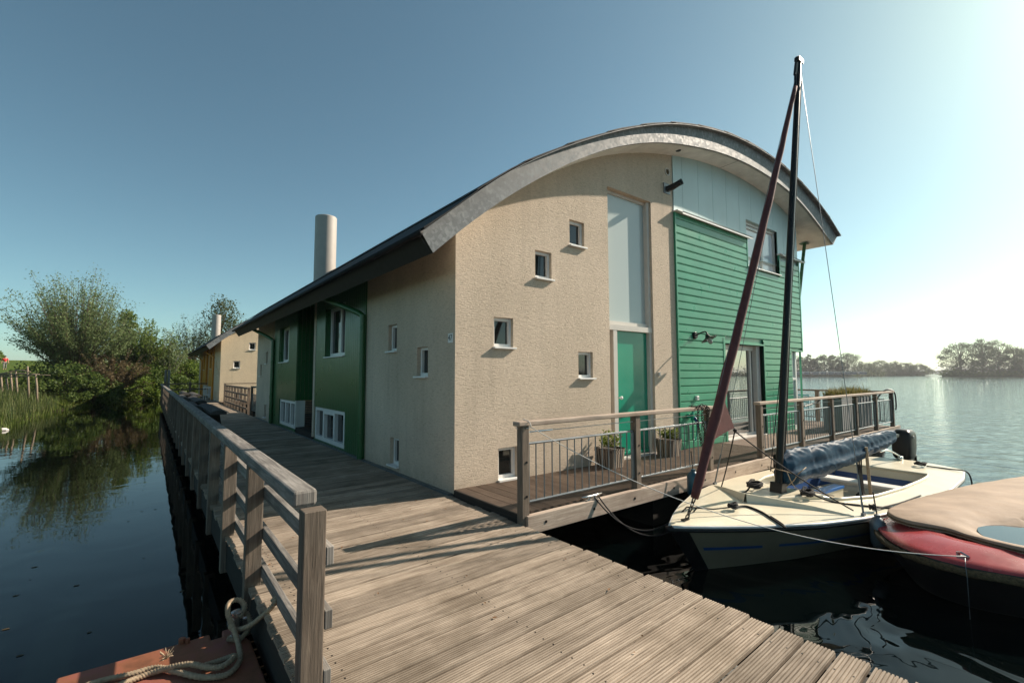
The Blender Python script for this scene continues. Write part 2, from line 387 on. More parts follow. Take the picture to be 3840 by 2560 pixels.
ZJ, ZW = -0.08, -0.65           # jetty surface, water level (terrace surface is z = 0)
# ================================================================== SETTING
# ---- water
mb = MB(); Q = 6000
mb.face([(-Q, -Q, ZW), (Q, -Q, ZW), (Q, Q, ZW), (-Q, Q, ZW)])
structure(obj('lake_water', mb, 'water'))
# ---- land behind: banks of the canal rising to a dike
SHORE = [(-60, -12), (-30, 0), (-15, 9), (-9.6, 15), (-7.7, 20.3), (-7.75, 26), (-7.4, 31.5), (-6.3, 38.5), (-4.2, 43), (-1.5, 45.6), (6, 47.5), (20, 49), (45, 55), (90, 80)]
def shore_dist(x, y):
    best = 1e9; sg = 1
    for (ax, ay), (bx_, by_) in zip(SHORE[:-1], SHORE[1:]):
        dx, dy = bx_-ax, by_-ay; t = max(0, min(1, ((x-ax)*dx+(y-ay)*dy)/(dx*dx+dy*dy)))
        px, py = ax+dx*t-x, ay+dy*t-y; d = math.hypot(px, py)
        if d < best: best = d; sg = 1 if (dx*(y-ay)-dy*(x-ax)) > 0 else -1
    return best*sg
def land_z(x, y):
    d = shore_dist(x, y)
    z = float(np.interp(d, [-4, 0, 1.4, 8, 38, 60, 90], [-1.5, -0.70, 0.12, 0.55, 2.0, 3.9, 4.0]))
    return z + (0.10*noise.noise((x*0.4, y*0.4, 0)) + 0.05*noise.noise((x*1.5, y*1.5, 3)))*min(1, max(0, d))
mb = MB()
def axis(parts):
    a = []
    for s0, s1, st in parts: a += list(np.arange(s0, s1, st))
    return a
xs = axis([(-400, -120, 20), (-120, -30, 5), (-30, -12, 1.5), (-12, 6, 0.5), (6, 30, 2), (30, 90, 6)])
ys = axis([(-12, 12, 3), (12, 56, 0.7), (56, 120, 3), (120, 400, 20)])
P = [[(x, y, land_z(x, y)) for y in ys] for x in xs]
structure(obj('meadow_bank', P and (mb.grid(P) or mb), 'meadow', smooth=True))

# ---- jetty of grooved boards
def grooved_board(mb, x0, x1, yc, skew, w, ztop, nr, th=0.03, rnd=None):
    """board along X with nr ribs across its width"""
    rnd = random.random() if rnd is None else rnd; ou, ov = random.random()*50, random.random()*50
    prof = []; step = w/nr
    for i in range(nr):
        y = -w/2+i*step
        prof += [(y+0.13*step, -0.009), (y+0.22*step, 0), (y+0.78*step, 0), (y+0.87*step, -0.009)]
    prof = [(-w/2, -th), (-w/2, -0.009)] + prof + [(w/2, -0.009), (w/2, -th)]
    A = [(x0, yc+skew*x0+p, ztop+q) for p, q in prof]; B = [(x1, yc+skew*x1+p, ztop+q) for p, q in prof]
    for i in range(len(prof)-1):
        L = x1-x0
        dk = prof[i][1] < -0.004 or prof[i+1][1] < -0.004
        mb.face([A[i], B[i], B[i+1], A[i+1]], [(ou, ov+prof[i][0]), (ou+L, ov+prof[i][0]), (ou+L, ov+prof[i+1][0]), (ou, ov+prof[i+1][0])], rnd, 0)
    mb.face(A, None, rnd*0.6, 0); mb.face(B[::-1], None, rnd*0.6, 0)
mb = MB(); nails = []
pitch = 0.1605; skw = 0.045; i = 0; yb = -5.75
while yb < 33:
    gap = 0.016 + random.random()*0.009; w = pitch-gap
    x1 = -0.03 + random.uniform(-0.018, 0.014); x0 = -2.50 + random.uniform(-0.01, 0.01)
    dz = random.uniform(-0.003, 0.003)
    if yb < 7: grooved_board(mb, x0, x1, yb, skw, w, ZJ+dz, 8)
    else:
        d = Vector((1, skw, 0)).normalized(); mb.bar((x0, yb+skw*x0, ZJ+dz-0.015), (x1, yb+skw*x1, ZJ+dz-0.015), w, 0.03)
    if yb < 4:
        for xn in (-2.28, -1.25, -0.22):
            for s in (-0.042, 0.042):
                xx = xn+random.uniform(-0.012, 0.012); nails.append((xx, yb+skw*xx+s, ZJ+dz+0.0008))
    yb += pitch
structure(obj('jetty', mb, 'deck', weld=False))
jet = bpy.data.objects['jetty']
mb = MB()
for x, y, z in nails: mb.revolve([(0.0001, 0.0004), (0.0052, 0.0004), (0.0052, -0.002)], (x, y, z), 6)
obj('screw_head', mb, 'black', jet)['kind'] = 'stuff'
mb = MB()
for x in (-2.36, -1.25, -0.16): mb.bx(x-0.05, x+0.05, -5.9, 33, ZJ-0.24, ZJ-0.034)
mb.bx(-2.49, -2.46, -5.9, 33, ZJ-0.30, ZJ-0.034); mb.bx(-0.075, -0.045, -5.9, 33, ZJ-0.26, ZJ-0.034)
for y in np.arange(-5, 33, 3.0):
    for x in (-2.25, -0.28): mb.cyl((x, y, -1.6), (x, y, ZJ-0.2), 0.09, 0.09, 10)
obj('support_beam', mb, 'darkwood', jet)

# ---- terrace of the houseboat
def terrace(Y, detail=True):
    mb = MB(); x = 0.005
    ter = None
    while x < 13.38:
        w = 0.152
        if x+w > 13.4: break
        if x < 11.0: y0, y1 = Y-1.33, Y-0.002
        else: y0, y1 = Y-1.33, Y+8.0
        if detail and x < 6.5:
            ou, ov, rn = random.random()*50, random.random()*50, random.random(); nr = 7; st = w/nr
            prof = [(0, -0.028), (0, -0.004)]
            for i in range(nr): prof += [(i*st+0.12*st, -0.003), (i*st+0.3*st, 0), (i*st+0.7*st, 0), (i*st+0.88*st, -0.003)]
            prof += [(w, -0.004), (w, -0.028)]
            A = [(x+p, y0, q) for p, q in prof]; B = [(x+p, y1, q) for p, q in prof]
            for i in range(len(prof)-1):
                mb.face([A[i], A[i+1], B[i+1], B[i]], [(ou, ov+prof[i][0]), (ou, ov+prof[i+1][0]), (ou+1.3, ov+prof[i+1][0]), (ou+1.3, ov+prof[i][0])], rn)
            mb.face(A[::-1], None, rn); mb.face(B, None, rn)
        else: mb.bx(x, x+w, y0, y1, -0.028, 0)
        x += 0.1605
    t = structure(obj('terrace_deck', mb, 'terrace', weld=False))
    m2 = MB()
    m2.bx(0.0, 13.4, Y-1.31, Y-0.06, -0.20, -0.03); m2.bx(-0.012, 0.0, Y-1.34, Y-0.01, -0.15, -0.004)
    m2.bx(11.1, 13.4, Y-0.05, Y+8, -0.20, -0.03); m2.bx(2.5, 13.2, Y-1.2, Y-0.1, -0.9, -0.21)
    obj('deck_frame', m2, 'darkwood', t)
    m3 = MB(); m3.bx(0.0, 5.64, Y-1.475, Y-1.405, -0.185, 0.005); m3.bx(5.95, 13.78, Y-1.45, Y-1.39, -0.17, -0.002)
    b = obj('edge_beam', m3, 'palerail', t, bevel=0.006)
    m4 = MB()
    for x in (0.25, 1.0, 1.75, 2.6, 3.4, 4.3, 5.2):
        m4.revolve([(0.0001, 0.004), (0.016, 0.004), (0.016, -0.004)], (x, Y-1.476, -0.09), 8, 0, (Vector((1, 0, 0)), Vector((0, 0, 1)), Vector((0, -1, 0))))
    obj('bolt', m4, 'black', b)
    return t
terrace(0.0)

# ================================================================== HOUSEBOATS
ROOF_B = [(-0.60, 2.875), (-0.287, 3.168), (0.109, 3.504), (0.498, 3.810), (0.826, 4.045), (1.125, 4.251), (1.667, 4.602), (2.532, 5.083), (3.465, 5.472), (4.30, 5.722), (4.955, 5.866), (5.611, 5.993), (6.328, 6.093), (7.167, 6.155), (7.85, 6.160), (8.655, 6.125), (9.392, 6.055), (10.2, 5.90), (11.176, 5.582), (12.276, 5.169)]
ROOF_T = [(-0.76, 3.10), (-0.327, 3.461), (0.067, 3.811), (0.499, 4.149), (0.976, 4.454), (1.503, 4.77), (2.088, 5.089), (2.742, 5.423), (3.475, 5.748), (4.129, 5.997), (4.89, 6.219), (5.60, 6.375), (6.256, 6.490), (7.034, 6.565), (7.889, 6.59), (8.826, 6.545), (9.504, 6.460), (10.226, 6.325), (10.995, 6.125), (11.819, 5.838), (12.62, 5.46)]
bx_, bz_ = zip(*ROOF_B); tx_, tz_ = zip(*ROOF_T)
soff = lambda x: float(np.interp(x, bx_, bz_))
LEN = 14.2
def resample(pts, n):
    P = np.array(pts); d = np.r_[0, np.cumsum(np.hypot(*np.diff(P, axis=0).T))]; t = np.linspace(0, d[-1], n)
    Xs, Zs = np.interp(t, d, P[:, 0]), np.interp(t, d, P[:, 1])
    for _ in range(3):
        Xs[1:-1] = (Xs[:-2]+2*Xs[1:-1]+Xs[2:])/4; Zs[1:-1] = (Zs[:-2]+2*Zs[1:-1]+Zs[2:])/4
    return list(zip(Xs, Zs))
def wall_panel(mb, u0, u1, z0, top, ops, f, depth=0.12, mat=0, nu=24):
    """f(u, z, d) -> xyz, d inward. ops: (u0,u1,z0,z1[,depth])"""
    us = sorted(set([u0, u1] + [u for o_ in ops for u in o_[:2] if u0 < u < u1] + list(np.linspace(u0, u1, nu))))
    us = [u for i, u in enumerate(us) if i == 0 or u-us[i-1] > 1e-5]
    for a, b in zip(us[:-1], us[1:]):
        m = (a+b)/2; iv = sorted([(o_[2], o_[3]) for o_ in ops if o_[0]-1e-6 <= a and b <= o_[1]+1e-6]); z = z0; za = zb = z0
        for lo, hi in iv + [(None, None)]:
            ta, tb = (top(a), top(b)) if lo is None else (min(lo, top(a)), min(lo, top(b)))
            if ta > za+1e-5: mb.face([f(a, za, 0), f(b, zb, 0), f(b, tb, 0), f(a, ta, 0)], [(a, za), (b, zb), (b, tb), (a, ta)], 0.5, mat)
            if lo is not None: za = zb = hi
    for o_ in ops:
        a, b, lo, hi = o_[:4]; d = o_[4] if len(o_) > 4 else depth
        for p, q in (((a, lo), (a, hi)), ((a, hi), (b, hi)), ((b, hi), (b, lo)), ((b, lo), (a, lo))):
            mb.face([f(*p, 0), f(*q, 0), f(*q, d), f(*p, d)], None, 0.5, mat)
def window(parent, f, u0, u1, z0, z1, d, fr=0.045, mull=(), sill=0.0, pane='glass', frame='white', sillmat='white', th=0.05, hbars=(), blind=None):
    mb = MB()
    def fb(a, b, lo, hi, d0, d1): # box in wall coords
        P = [f(u, z, dd) for dd in (d0, d1) for z in (lo, hi) for u in (a, b)]
        for q in ((0, 1, 3, 2), (4, 6, 7, 5), (0, 4, 5, 1), (2, 3, 7, 6), (0, 2, 6, 4), (1, 5, 7, 3)): mb.face([P[i] for i in q])
    fb(u0, u0+fr, z0, z1, d-th, d+0.01); fb(u1-fr, u1, z0, z1, d-th, d+0.01)
    fb(u0+fr, u1-fr, z0, z0+fr*1.15, d-th+0.002, d+0.01); fb(u0+fr, u1-fr, z1-fr, z1, d-th+0.002, d+0.01)
    for m in mull: fb(m-fr*0.6, m+fr*0.6, z0+fr*1.15, z1-fr, d-th+0.004, d+0.01)
    for (a, b, zz) in hbars: fb(a, b, zz-fr*0.4, zz+fr*0.4, d-th+0.006, d+0.01)
    w = obj('window', mb, frame, parent, bevel=0.004)
    mb = MB(); mb.face([f(u0+fr*.5, z0+fr*.5, d-0.008), f(u1-fr*.5, z0+fr*.5, d-0.008), f(u1-fr*.5, z1-fr*.5, d-0.008), f(u0+fr*.5, z1-fr*.5, d-0.008)])
    obj('pane', mb, pane, w)
    if sill:
        mb = MB(); fb(u0-0.015, u1+0.03, z0-0.022, z0+0.004, -sill, d); obj('sill', mb, sillmat, w, bevel=0.003)
    return w

def front_f(Y): return lambda u, z, d: (u, Y+d, z)
def side_f(Y): return lambda u, z, d: (d, Y+u, z)

def roof(parent, Y):
    y0, y1 = Y-0.5, Y+14.45
    B, T = resample(ROOF_B, 56), resample(ROOF_T, 56)
    mb = MB(); mb.grid([[(x, y0+0.012, z) for x, z in B], [(x, y1, z) for x, z in B]], 0, 0.5, False, 1, 1)
    so_ = obj('soffit', mb, 'concrete', parent, smooth=True)
    for xx in (6.9, 9.4, 11.2):
        mb = MB(); mb.bar((xx, y0+0.05, soff(xx)-0.003), (xx+0.02, Y+0.0, soff(xx+0.02)-0.003), 0.008, 0.004); obj('soffit_joint', mb, 'eave', so_)
    mb = MB(); mb.revolve([(0.0001, -0.012), (0.05, -0.012), (0.055, 0.01)], (4.9, Y-0.25, soff(4.9)), 14); obj('soffit_spot', mb, 'eave', so_)
    mb = MB()   # galvanised fascia with a little depth
    for yy in (y0,):
        A = [[(x, yy, z) for x, z in B], [(x, yy, z) for x, z in T], [(x, yy+0.06, z-0.01) for x, z in T], [(x, yy+0.06, z+0.0) for x, z in B], [(x, yy, z) for x, z in B]]
        mb.grid(A)
    obj('fascia', mb, 'galv', parent, smooth=30)
    mb = MB(); x, z = B[0]; xt, zt = T[0]
    mb.face([(x, y0, z), (x, y1, z), (xt, y1, zt), (xt, y0, zt)])
    x2, z2 = B[-1]; xt2, zt2 = T[-1]
    mb.face([(x2, y0, z2), (x2, y1, z2), (xt2, y1, zt2), (xt2, y0, zt2)])
    mb.face([(p[0], y1, p[1]) for p in B] + [(p[0], y1, p[1]) for p in T[::-1]])
    obj('eave_board', mb, 'eave', parent)
    # covering: overlapping courses that step up like tiles
    mb = MB(); T2 = resample(ROOF_T, 200); n = len(T2); ncs = 15; e0, e1 = y0-0.105, y1+0.06
    def nrm(i):
        a, b = T2[max(0, i-1)], T2[min(n-1, i+1)]; dx, dz = b[0]-a[0], b[1]-a[1]; L = math.hypot(dx, dz); return (-dz/L, dx/L)
    for c_ in range(ncs):
        i0, i1 = int(c_*(n-1)/ncs), int((c_+1)*(n-1)/ncs)
        idx = list(range(i0, min(n, i1+3)))
        low, high = [], []
        right = T2[i0][0] > 7.9
        for q, i in enumerate(idx):
            nx, nz = nrm(i); t = q/(len(idx)-1); t = 1-t if right else t
            off = 0.026*(1-t)+0.010*t
            high.append((T2[i][0]+nx*off, T2[i][1]+nz*off)); low.append((T2[i][0]+nx*0.002, T2[i][1]+nz*0.002))
        poly = high + low[::-1]
        mb.prism(poly, lambda p: (p[0], e0, p[1]), lambda p: (p[0], e1, p[1]))
    cv = obj('roof_covering', mb, 'slate', parent)
    mb = MB(); mb.grid([[(x, e0+0.004, z-0.001) for x, z in T], [(x, y0+0.03, z-0.001) for x, z in T]]); mb.grid([[(x, e0+0.004, z-0.001) for x, z in T], [(x, e0+0.004, z-0.012) for x, z in T]]); obj('drip_edge', mb, 'galv', cv, smooth=30)
    # tubular gutter along the low eave
    mb = MB(); mb.tube([(xt-0.03, y0-0.05, zt-0.03), (xt-0.03, y1, zt-0.03)], 0.035, 8)
    mb.tube([(xt-0.055, y0+0.6, zt+0.07), (xt-0.055, y1, zt+0.07)], 0.008, 5)
    obj('gutter', mb, 'slate', parent, smooth=True)
    # chimney
    mb = MB(); cx, cy, r = 0.40, Y+7.35, 0.27
    mb.revolve([(r, 3.4), (r, 5.62), (r-0.012, 5.635), (r-0.03, 5.63), (r-0.03, 5.2), (0.001, 5.2)], (cx, cy, 0), 40)
    obj('chimney', mb, 'chimney', parent, smooth=35)

def downpipe(parent, Y, y, mat, sgn):
    mb = MB(); t = smooth_path([(-0.52, y+1.15*sgn, 3.02), (-0.50, y+1.05*sgn, 2.98), (-0.12, y+0.12*sgn, 2.62), (-0.07, y+0.01*sgn, 2.50), (-0.07, y, 2.35), (-0.07, y, -0.05)], 6)
    mb.tube([Vector(p)+Vector((0, Y, 0)) for p in t], 0.054, 14)
    d = obj('downpipe', mb, mat, parent, smooth=40)
    for z in (1.85, 0.4):
        mb = MB(); mb.revolve([(0.055, -0.012), (0.063, -0.012), (0.063, 0.012), (0.055, 0.012)], (-0.07, Y+y, z), 14); mb.bx(-0.03, 0.01, Y+y-0.015, Y+y+0.015, z-0.01, z+0.01)
        obj('pipe_bracket', mb, mat, d)

def houseboat(name, Y, label, clad, board, stuc, full=True):
    H = thing(name, label, 'houseboat', (0, Y, 0), 'houseboats along the jetty')
    F, G = front_f(Y), side_f(Y)
    top = lambda u: soff(u)+0.012
    # --- front wall of stucco
    small = [(2.122, 2.462, 3.545, 3.967), (1.388, 1.722, 2.918, 3.345), (0.622, 0.964, 1.846, 2.268), (2.29, 2.63, 1.403, 1.828), (0.699, 1.033, 0.02, 0.452)]
    ops = [(a, b, lo, hi, 0.11) for a, b, lo, hi in small] + [(3.06, 4.31, 0.0, 4.75, 0.16)]
    mb = MB(); wall_panel(mb, 0, 5.05, -0.05, top, ops, F, nu=30)
    if not full: wall_panel(mb, 5.05, 11.05, -0.05, top, [], F, nu=20)
    # --- long side, stucco ends
    s1 = [(1.83, 2.17, 1.85, 2.29), (0.75, 1.10, 1.44, 1.87), (1.69, 2.03, 0.025, 0.455)]
    s2 = [(12.25, 12.59, 1.85, 2.25), (13.25, 13.59, 1.42, 1.83), (12.25, 12.59, 0.04, 0.46)]
    tops = lambda u: 3.42
    wall_panel(mb, 0, 3.17, -0.06, tops, [(*s, 0.12) for s in s1], G, nu=8)
    wall_panel(mb, 11.15, LEN, -0.06, tops, [(*s, 0.12) for s in s2], G, nu=8)
    # right and rear walls
    wall_panel(mb, 0, LEN, -0.05 if not full else 2.08, lambda u: soff(11.05), [], lambda u, z, d: (11.0-d, Y+u, z), nu=4)
    wall_panel(mb, 0, 11.0, -0.05, top, [], lambda u, z, d: (u, Y+LEN-d, z), nu=24)
    obj('wall', mb, stuc, H, recalc=False)
    mb = MB(); mb.bx(-0.03, 0.5, Y+6.42, Y+6.56, 0.0, 3.45); obj('wall_fin', mb, stuc, H)
    for s in small: window(H, F, *s, 0.10, 0.045, sill=0.05)
    for s in s1+s2: window(H, G, *s, 0.11, 0.045, sill=0.05)
    # --- green side bays with narrow vertical boards
    mb = MB()
    up1, lo1 = (4.34, 5.66, 1.86, 2.96, 0.15), (4.30, 6.38, -0.02, 0.72, 0.10)
    up2, lo2 = (9.20, 10.35, 1.84, 2.88, 0.15), (8.27, 10.15, 0.02, 0.75, 0.10)
    for a, b, oo in ((3.17, 6.42, (up1, lo1)), (8.25, 11.15, (up2, lo2))):
        n = int(round((b-a)/0.105)); us = []
        for i in range(n): us += [a+(b-a)*i/n+0.006, a+(b-a)*(i+1)/n-0.006]
        us = [a]+us+[b]
        def GG(u, z, d, us=us, a=a, b=b, n=n):
            return (d-0.02, Y+u, z)
        for i in range(n):
            u0, u1 = a+(b-a)*i/n+0.004, a+(b-a)*(i+1)/n-0.004
            segs = [(-0.05, 3.45)]
            for o_ in oo:
                ns = []
                for z0, z1 in segs:
                    if u1 > o_[0]+0.01 and u0 < o_[1]-0.01 and o_[2] < z1 and o_[3] > z0:
                        if o_[2]-z0 > 0.02: ns.append((z0, o_[2]))
                        if z1-o_[3] > 0.02: ns.append((o_[3], z1))
                    else: ns.append((z0, z1))
                segs = ns
            for z0, z1 in segs: mb.bx(-0.02, 0.0, Y+u0, Y+u1, z0, z1)
        wall_panel(mb, a, b, -0.05, lambda u: 3.45, oo, lambda u, z, d: (d+0.004, Y+u, z), nu=3)
    # recess: back wall and flanks
    mb.bx(0.50, 0.54, Y+6.5, Y+8.3, 0.0, 3.8)
    for i in range(5): mb.bx(0.0+i*0.1+0.003, 0.097+i*0.1, Y+8.235, Y+8.255, 0.78, 3.75)
    obj('side_cladding', mb, clad, H, bevel=0.003)
    mb = MB(); mb.bx(0.0, 0.22, Y+8.22, Y+8.25, 0.03, 0.77); mb.bx(-0.03, 0.03, Y+8.2, Y+8.27, 0.03, 0.77)
    obj('recess_panel', mb, 'white', H)
    mb = MB()
    for z in np.arange(0.06, 0.76, 0.045): mb.bar((0.23, Y+8.215, z), (0.49, Y+8.215, z), 0.03, 0.008, (0, -0.5, 1))
    obj('louvre', mb, 'steel', H)
    mb = MB(); mb.bx(-0.02, 0.48, Y+6.6, Y+8.15, -0.07, 0.08); obj('doorstep', mb, 'darkwood', H)
    window(H, G, *up1[:4], 0.14, 0.07, mull=(4.95,), sill=0.06)
    window(H, G, *lo1[:4], 0.09, 0.075, mull=(5.0, 5.75), th=0.09, hbars=((5.04, 5.71, 0.62),))
    window(H, G, *up2[:4], 0.14, 0.07, mull=(9.75,), sill=0.06)
    window(H, G, *lo2[:4], 0.09, 0.075, mull=(8.9, 9.5), th=0.09)
    mb = MB(); mb.bx(-0.06, 0.02, Y+0.05, Y+LEN, -0.13, -0.055); obj('base_trim', mb, M['steel'], H)
    downpipe(H, Y, 3.20, clad, 1); downpipe(H, Y, 11.12, clad, 1)
    roof(H, Y)
    mb = MB(); mb.bx(0.12, 10.9, Y+0.12, Y+LEN-0.1, -1.4, -0.06); obj('float', mb, 'darkconcrete', H)
    if not full: return H
    # --- green horizontal siding, boards modelled one over the other
    mb = MB(); pit_ = 0.1535; z = -0.01; row = 0
    while z < 4.70:
        z1 = min(z+pit_, 4.715)
        spans = [(5.06, 11.05)]
        def cut(sp, a, b):
            out = []
            for s0, s1 in sp:
                if b <= s0 or a >= s1: out.append((s0, s1)); continue
                if a-s0 > 0.03: out.append((s0, a))
                if s1-b > 0.03: out.append((b, s1))
            return out
        if z < 2.14: spans = cut(spans, 6.86, 8.70)
        if z < 2.05: spans = cut(spans, 10.32, 11.2)
        if z1 > 4.02: spans = cut(spans, 8.08, 9.79)
        if z1 > 4.58: spans = cut(spans, 8.08, 11.2)
        for s0, s1 in spans:
            a, b = s0+(0.02 if s0 < 5.1 else 0), s1
            prof = [(-0.020, z+0.004), (-0.027, z+0.007), (-0.034, z+0.026), (-0.034, z1-0.011), (-0.013, z1+0.001), (-0.009, z1+0.006), (0.0, z1+0.006), (0.0, z), (-0.010, z)]
            rn = random.random()
            A = [(a, Y+d, zz) for d, zz in prof]; B_ = [(b, Y+d, zz) for d, zz in prof]
            for i in range(len(prof)):
                j = (i+1) % len(prof); mb.face([A[i], B_[i], B_[j], A[j]], None, rn)
            mb.face(A[::-1], None, rn); mb.face(B_, None, rn)
        z += pit_; row += 1
    obj('siding', mb, board, H)
    for q in ((5.048, 5.085, -0.042, 0.0, -0.02, 4.72), (11.0, 11.06, -0.042, 0.03, 2.08, 4.58), (6.78, 6.86, -0.042, 0.19, 0.0, 2.26), (8.70, 8.76, -0.042, 0.19, 0.0, 2.26), (6.86, 8.70, -0.041, 0.19, 2.14, 2.18), (9.79, 9.84, -0.042, 0.19, 4.03, 4.58), (8.04, 8.08, -0.042, 0.0, 4.03, 4.72), (10.28, 11.06, -0.040, 0.6, 2.06, 2.10)):
        mb = MB(); mb.bx(q[0], q[1], Y+q[2], Y+q[3], q[4], q[5]); obj('corner_trim', mb, board, H, bevel=0.003)
    mb = MB()
    wall_panel(mb, 5.05, 11.02, -0.04, lambda u: min(soff(u)-0.0, 4.2), [(6.86, 8.70, 0.0, 2.14, 0.2), (8.08, 9.79, 4.02, 5.2, 0.2), (10.30, 11.015, 0.0, 2.08, 0.05)], lambda u, z, d: (u, Y+d+0.003, z), nu=6)
    obj('siding_backing', mb, board, H)
    # --- pale blue boards above
    mb = MB(); us = [5.055, 5.39, 5.99, 6.58, 7.17, 7.77, 8.37, 8.96, 9.56, 10.15, 10.62, 11.02]
    wo = (8.08, 9.79, 4.0, 5.19)
    for a, b in zip(us[:-1], us[1:]):
        a2, b2 = a+0.004, b-0.004
        for s0, s1 in ((a2, b2),):
            cuts = sorted([s0, s1] + [c for c in wo[:2] if s0 < c < s1])
            for c0, c1 in zip(cuts[:-1], cuts[1:]):
                zlo = 4.55
                if c0 >= wo[0]-0.01 and c1 <= wo[1]+0.01: zlo = wo[3]
                n = 3; xsn = np.linspace(c0, c1, n)
                P0 = [(x, zlo) for x in xsn] + [(x, soff(x)-0.002) for x in xsn[::-1]]
                mb.prism(P0, lambda p: (p[0], Y-0.014, p[1]), lambda p: (p[0], Y+0.004, p[1]))
    wall_panel(mb, 5.05, 11.02, 4.3, soff, [(8.08, 9.79, 4.3, 5.19, 0.17)], lambda u, z, d: (u, Y+0.008+d, z), nu=20)
    # side return of the upper storey
    mb.bx(11.0, 11.03, Y+0.0, Y+8, 4.58, 5.6)
    obj('upper_panel', mb, 'bluepanel', H, recalc=False)
    mb = MB()   # white flashings
    mb.bx(5.03, 8.18, Y-0.125, Y+0.0, 4.715, 4.735); mb.bx(5.20, 8.18, Y-0.125, Y-0.118, 4.68, 4.735)
    mb.bx(9.72, 11.25, Y-0.125, Y+0.0, 4.575, 4.595); mb.bx(9.80, 11.25, Y-0.125, Y-0.118, 4.545, 4.595)
    obj('flashing', mb, 'white', H)
    w = window(H, F, 8.08, 9.79, 4.03, 5.19, 0.11, 0.07, mull=(9.05,), sill=0.08, pane='blind', frame='frame', hbars=((8.14, 9.0, 5.05),))
    # --- patio door
    mb = MB()
    mb.bx(6.86, 6.93, Y+0.13, Y+0.2, 0.0, 2.14); mb.bx(8.52, 8.70, Y+0.06, Y+0.2, 0.0, 2.14); mb.bx(6.93, 8.52, Y+0.13, Y+0.2, 2.02, 2.14); mb.bx(6.93, 8.52, Y+0.12, Y+0.2, 0.0, 0.08)
    mb.bx(8.30, 8.36, Y+0.12, Y+0.2, 0.08, 2.02); mb.bx(6.86, 8.70, Y-0.06, Y+0.13, 0.0, 0.028)
    d = obj('patio_door', mb, 'frame', H, bevel=0.004)
    mb = MB(); mb.face([F(6.93, 0.08, 0.165), F(8.30, 0.08, 0.165), F(8.30, 2.02, 0.165), F(6.93, 2.02, 0.165)]); mb.face([F(8.36, 0.08, 0.166), F(8.52, 0.08, 0.166), F(8.52, 2.02, 0.166), F(8.36, 2.02, 0.166)]); obj('pane', mb, 'mirrorglass', d)
    # --- white corner window at the right end
    mb = MB(); mb.bx(10.34, 10.40, Y+0.04, Y+0.10, 0.0, 2.06); mb.bx(10.70, 10.78, Y+0.04, Y+0.12, 0.0, 2.06); mb.bx(10.40, 10.70, Y+0.04, Y+0.10, 0.0, 0.10); mb.bx(10.40, 10.70, Y+0.04, Y+0.10, 1.30, 1.36)
    mb.bx(10.70, 10.78, Y+0.12, Y+8, 0, 0.3); mb.bx(10.70, 10.78, Y+0.12, Y+8, 2.0, 2.07)
    c = obj('corner_window', mb, 'white', H)
    mb = MB(); mb.face([F(10.40, 0.1, 0.07), F(10.70, 0.1, 0.07), F(10.70, 2.06, 0.07), F(10.40, 2.06, 0.07)]); mb.face([(10.74, Y+0.12, 0.3), (10.74, Y+8, 0.3), (10.74, Y+8, 2.0), (10.74, Y+0.12, 2.0)]); obj('pane', mb, 'frosted', c)
    # --- front door under the tall frosted light
    mb = MB()
    dY = 0.13
    mb.bx(4.24, 4.31, Y+0.045, Y+dY+0.04, 0.0, 4.75); mb.bx(3.06, 3.10, Y+dY-0.03, Y+dY+0.04, 2.36, 4.75); mb.bx(3.10, 4.24, Y+dY-0.03, Y+dY+0.04, 4.70, 4.75)
    mb.bx(3.06, 4.31, Y+0.03, Y+dY+0.04, 2.235, 2.33); mb.bx(3.06, 4.24, Y+0.09, Y+dY+0.04, 2.33, 2.40)
    mb.bx(3.20, 3.30, Y+0.035, Y+dY+0.04, 0.0, 2.235)
    mb.bx(3.30, 4.31, Y-0.02, Y+dY+0.04, -0.01, 0.03)
    fr = obj('door_frame', mb, 'frame', H, bevel=0.004)
    mb = MB(); mb.face([F(3.10, 2.40, dY), F(4.24, 2.40, dY), F(4.24, 4.70, dY), F(3.10, 4.70, dY)]); obj('pane', mb, 'frosted', fr)
    mb = MB(); mb.face([F(3.06, 0.0, dY), F(3.2, 0.0, dY), F(3.2, 2.24, dY), F(3.06, 2.24, dY)]); obj('side_pane', mb, 'glass', fr)
    mb = MB(); mb.bx(3.30, 4.24, Y+dY-0.015, Y+dY+0.03, 0.03, 2.235); mb.bx(3.31, 4.23, Y+dY-0.05, Y+dY-0.015, 0.06, 0.10); mb.bx(3.31, 4.23, Y+dY-0.03, Y+dY-0.015, 0.10, 0.13)
    dr = obj('door', mb, 'greendoor', H, bevel=0.004)
    mb = MB(); mb.revolve([(0.012, 0), (0.012, 0.035), (0.03, 0.045), (0.032, 0.06), (0.02, 0.072), (0.001, 0.073)], (3.42, Y+dY-0.015, 1.05), 14, 0, (Vector((1, 0, 0)), Vector((0, 0, 1)), Vector((0, -1, 0))))
    obj('handle', mb, 'white', dr, smooth=True)
    # --- vent, strut, roof bracket
    mb = MB(); AX = (Vector((1, 0, 0)), Vector((0, 0, 1)), Vector((0, -1, 0)))
    mb.revolve([(0.078, -0.01), (0.078, 0.018), (0.062, 0.018), (0.058, 0.004)], (4.877, Y, 5.495), 24, 0, AX)
    v = obj('vent', mb, 'frame', H, smooth=30)
    mb = MB(); mb.revolve([(0.058, 0.004), (0.001, 0.004)], (4.877, Y, 5.495), 24, 0, AX); obj('vent_grille', mb, 'oldrope', v)
    mb = MB()
    e = (11.95, Y+0.12, soff(11.95)-0.02); b = (11.12, Y+0.12, 2.9)
    mb.tube([e, b], 0.045, 12); mb.box(e, (0.24, 0.2, 0.02))
    obj('roof_strut', mb, 'darkgreen', H)
    return H
houseboat('houseboat', 0.0, 'beige stucco houseboat with arched roof, green boards and the number 47', 'darkgreen', 'green', 'stucco')
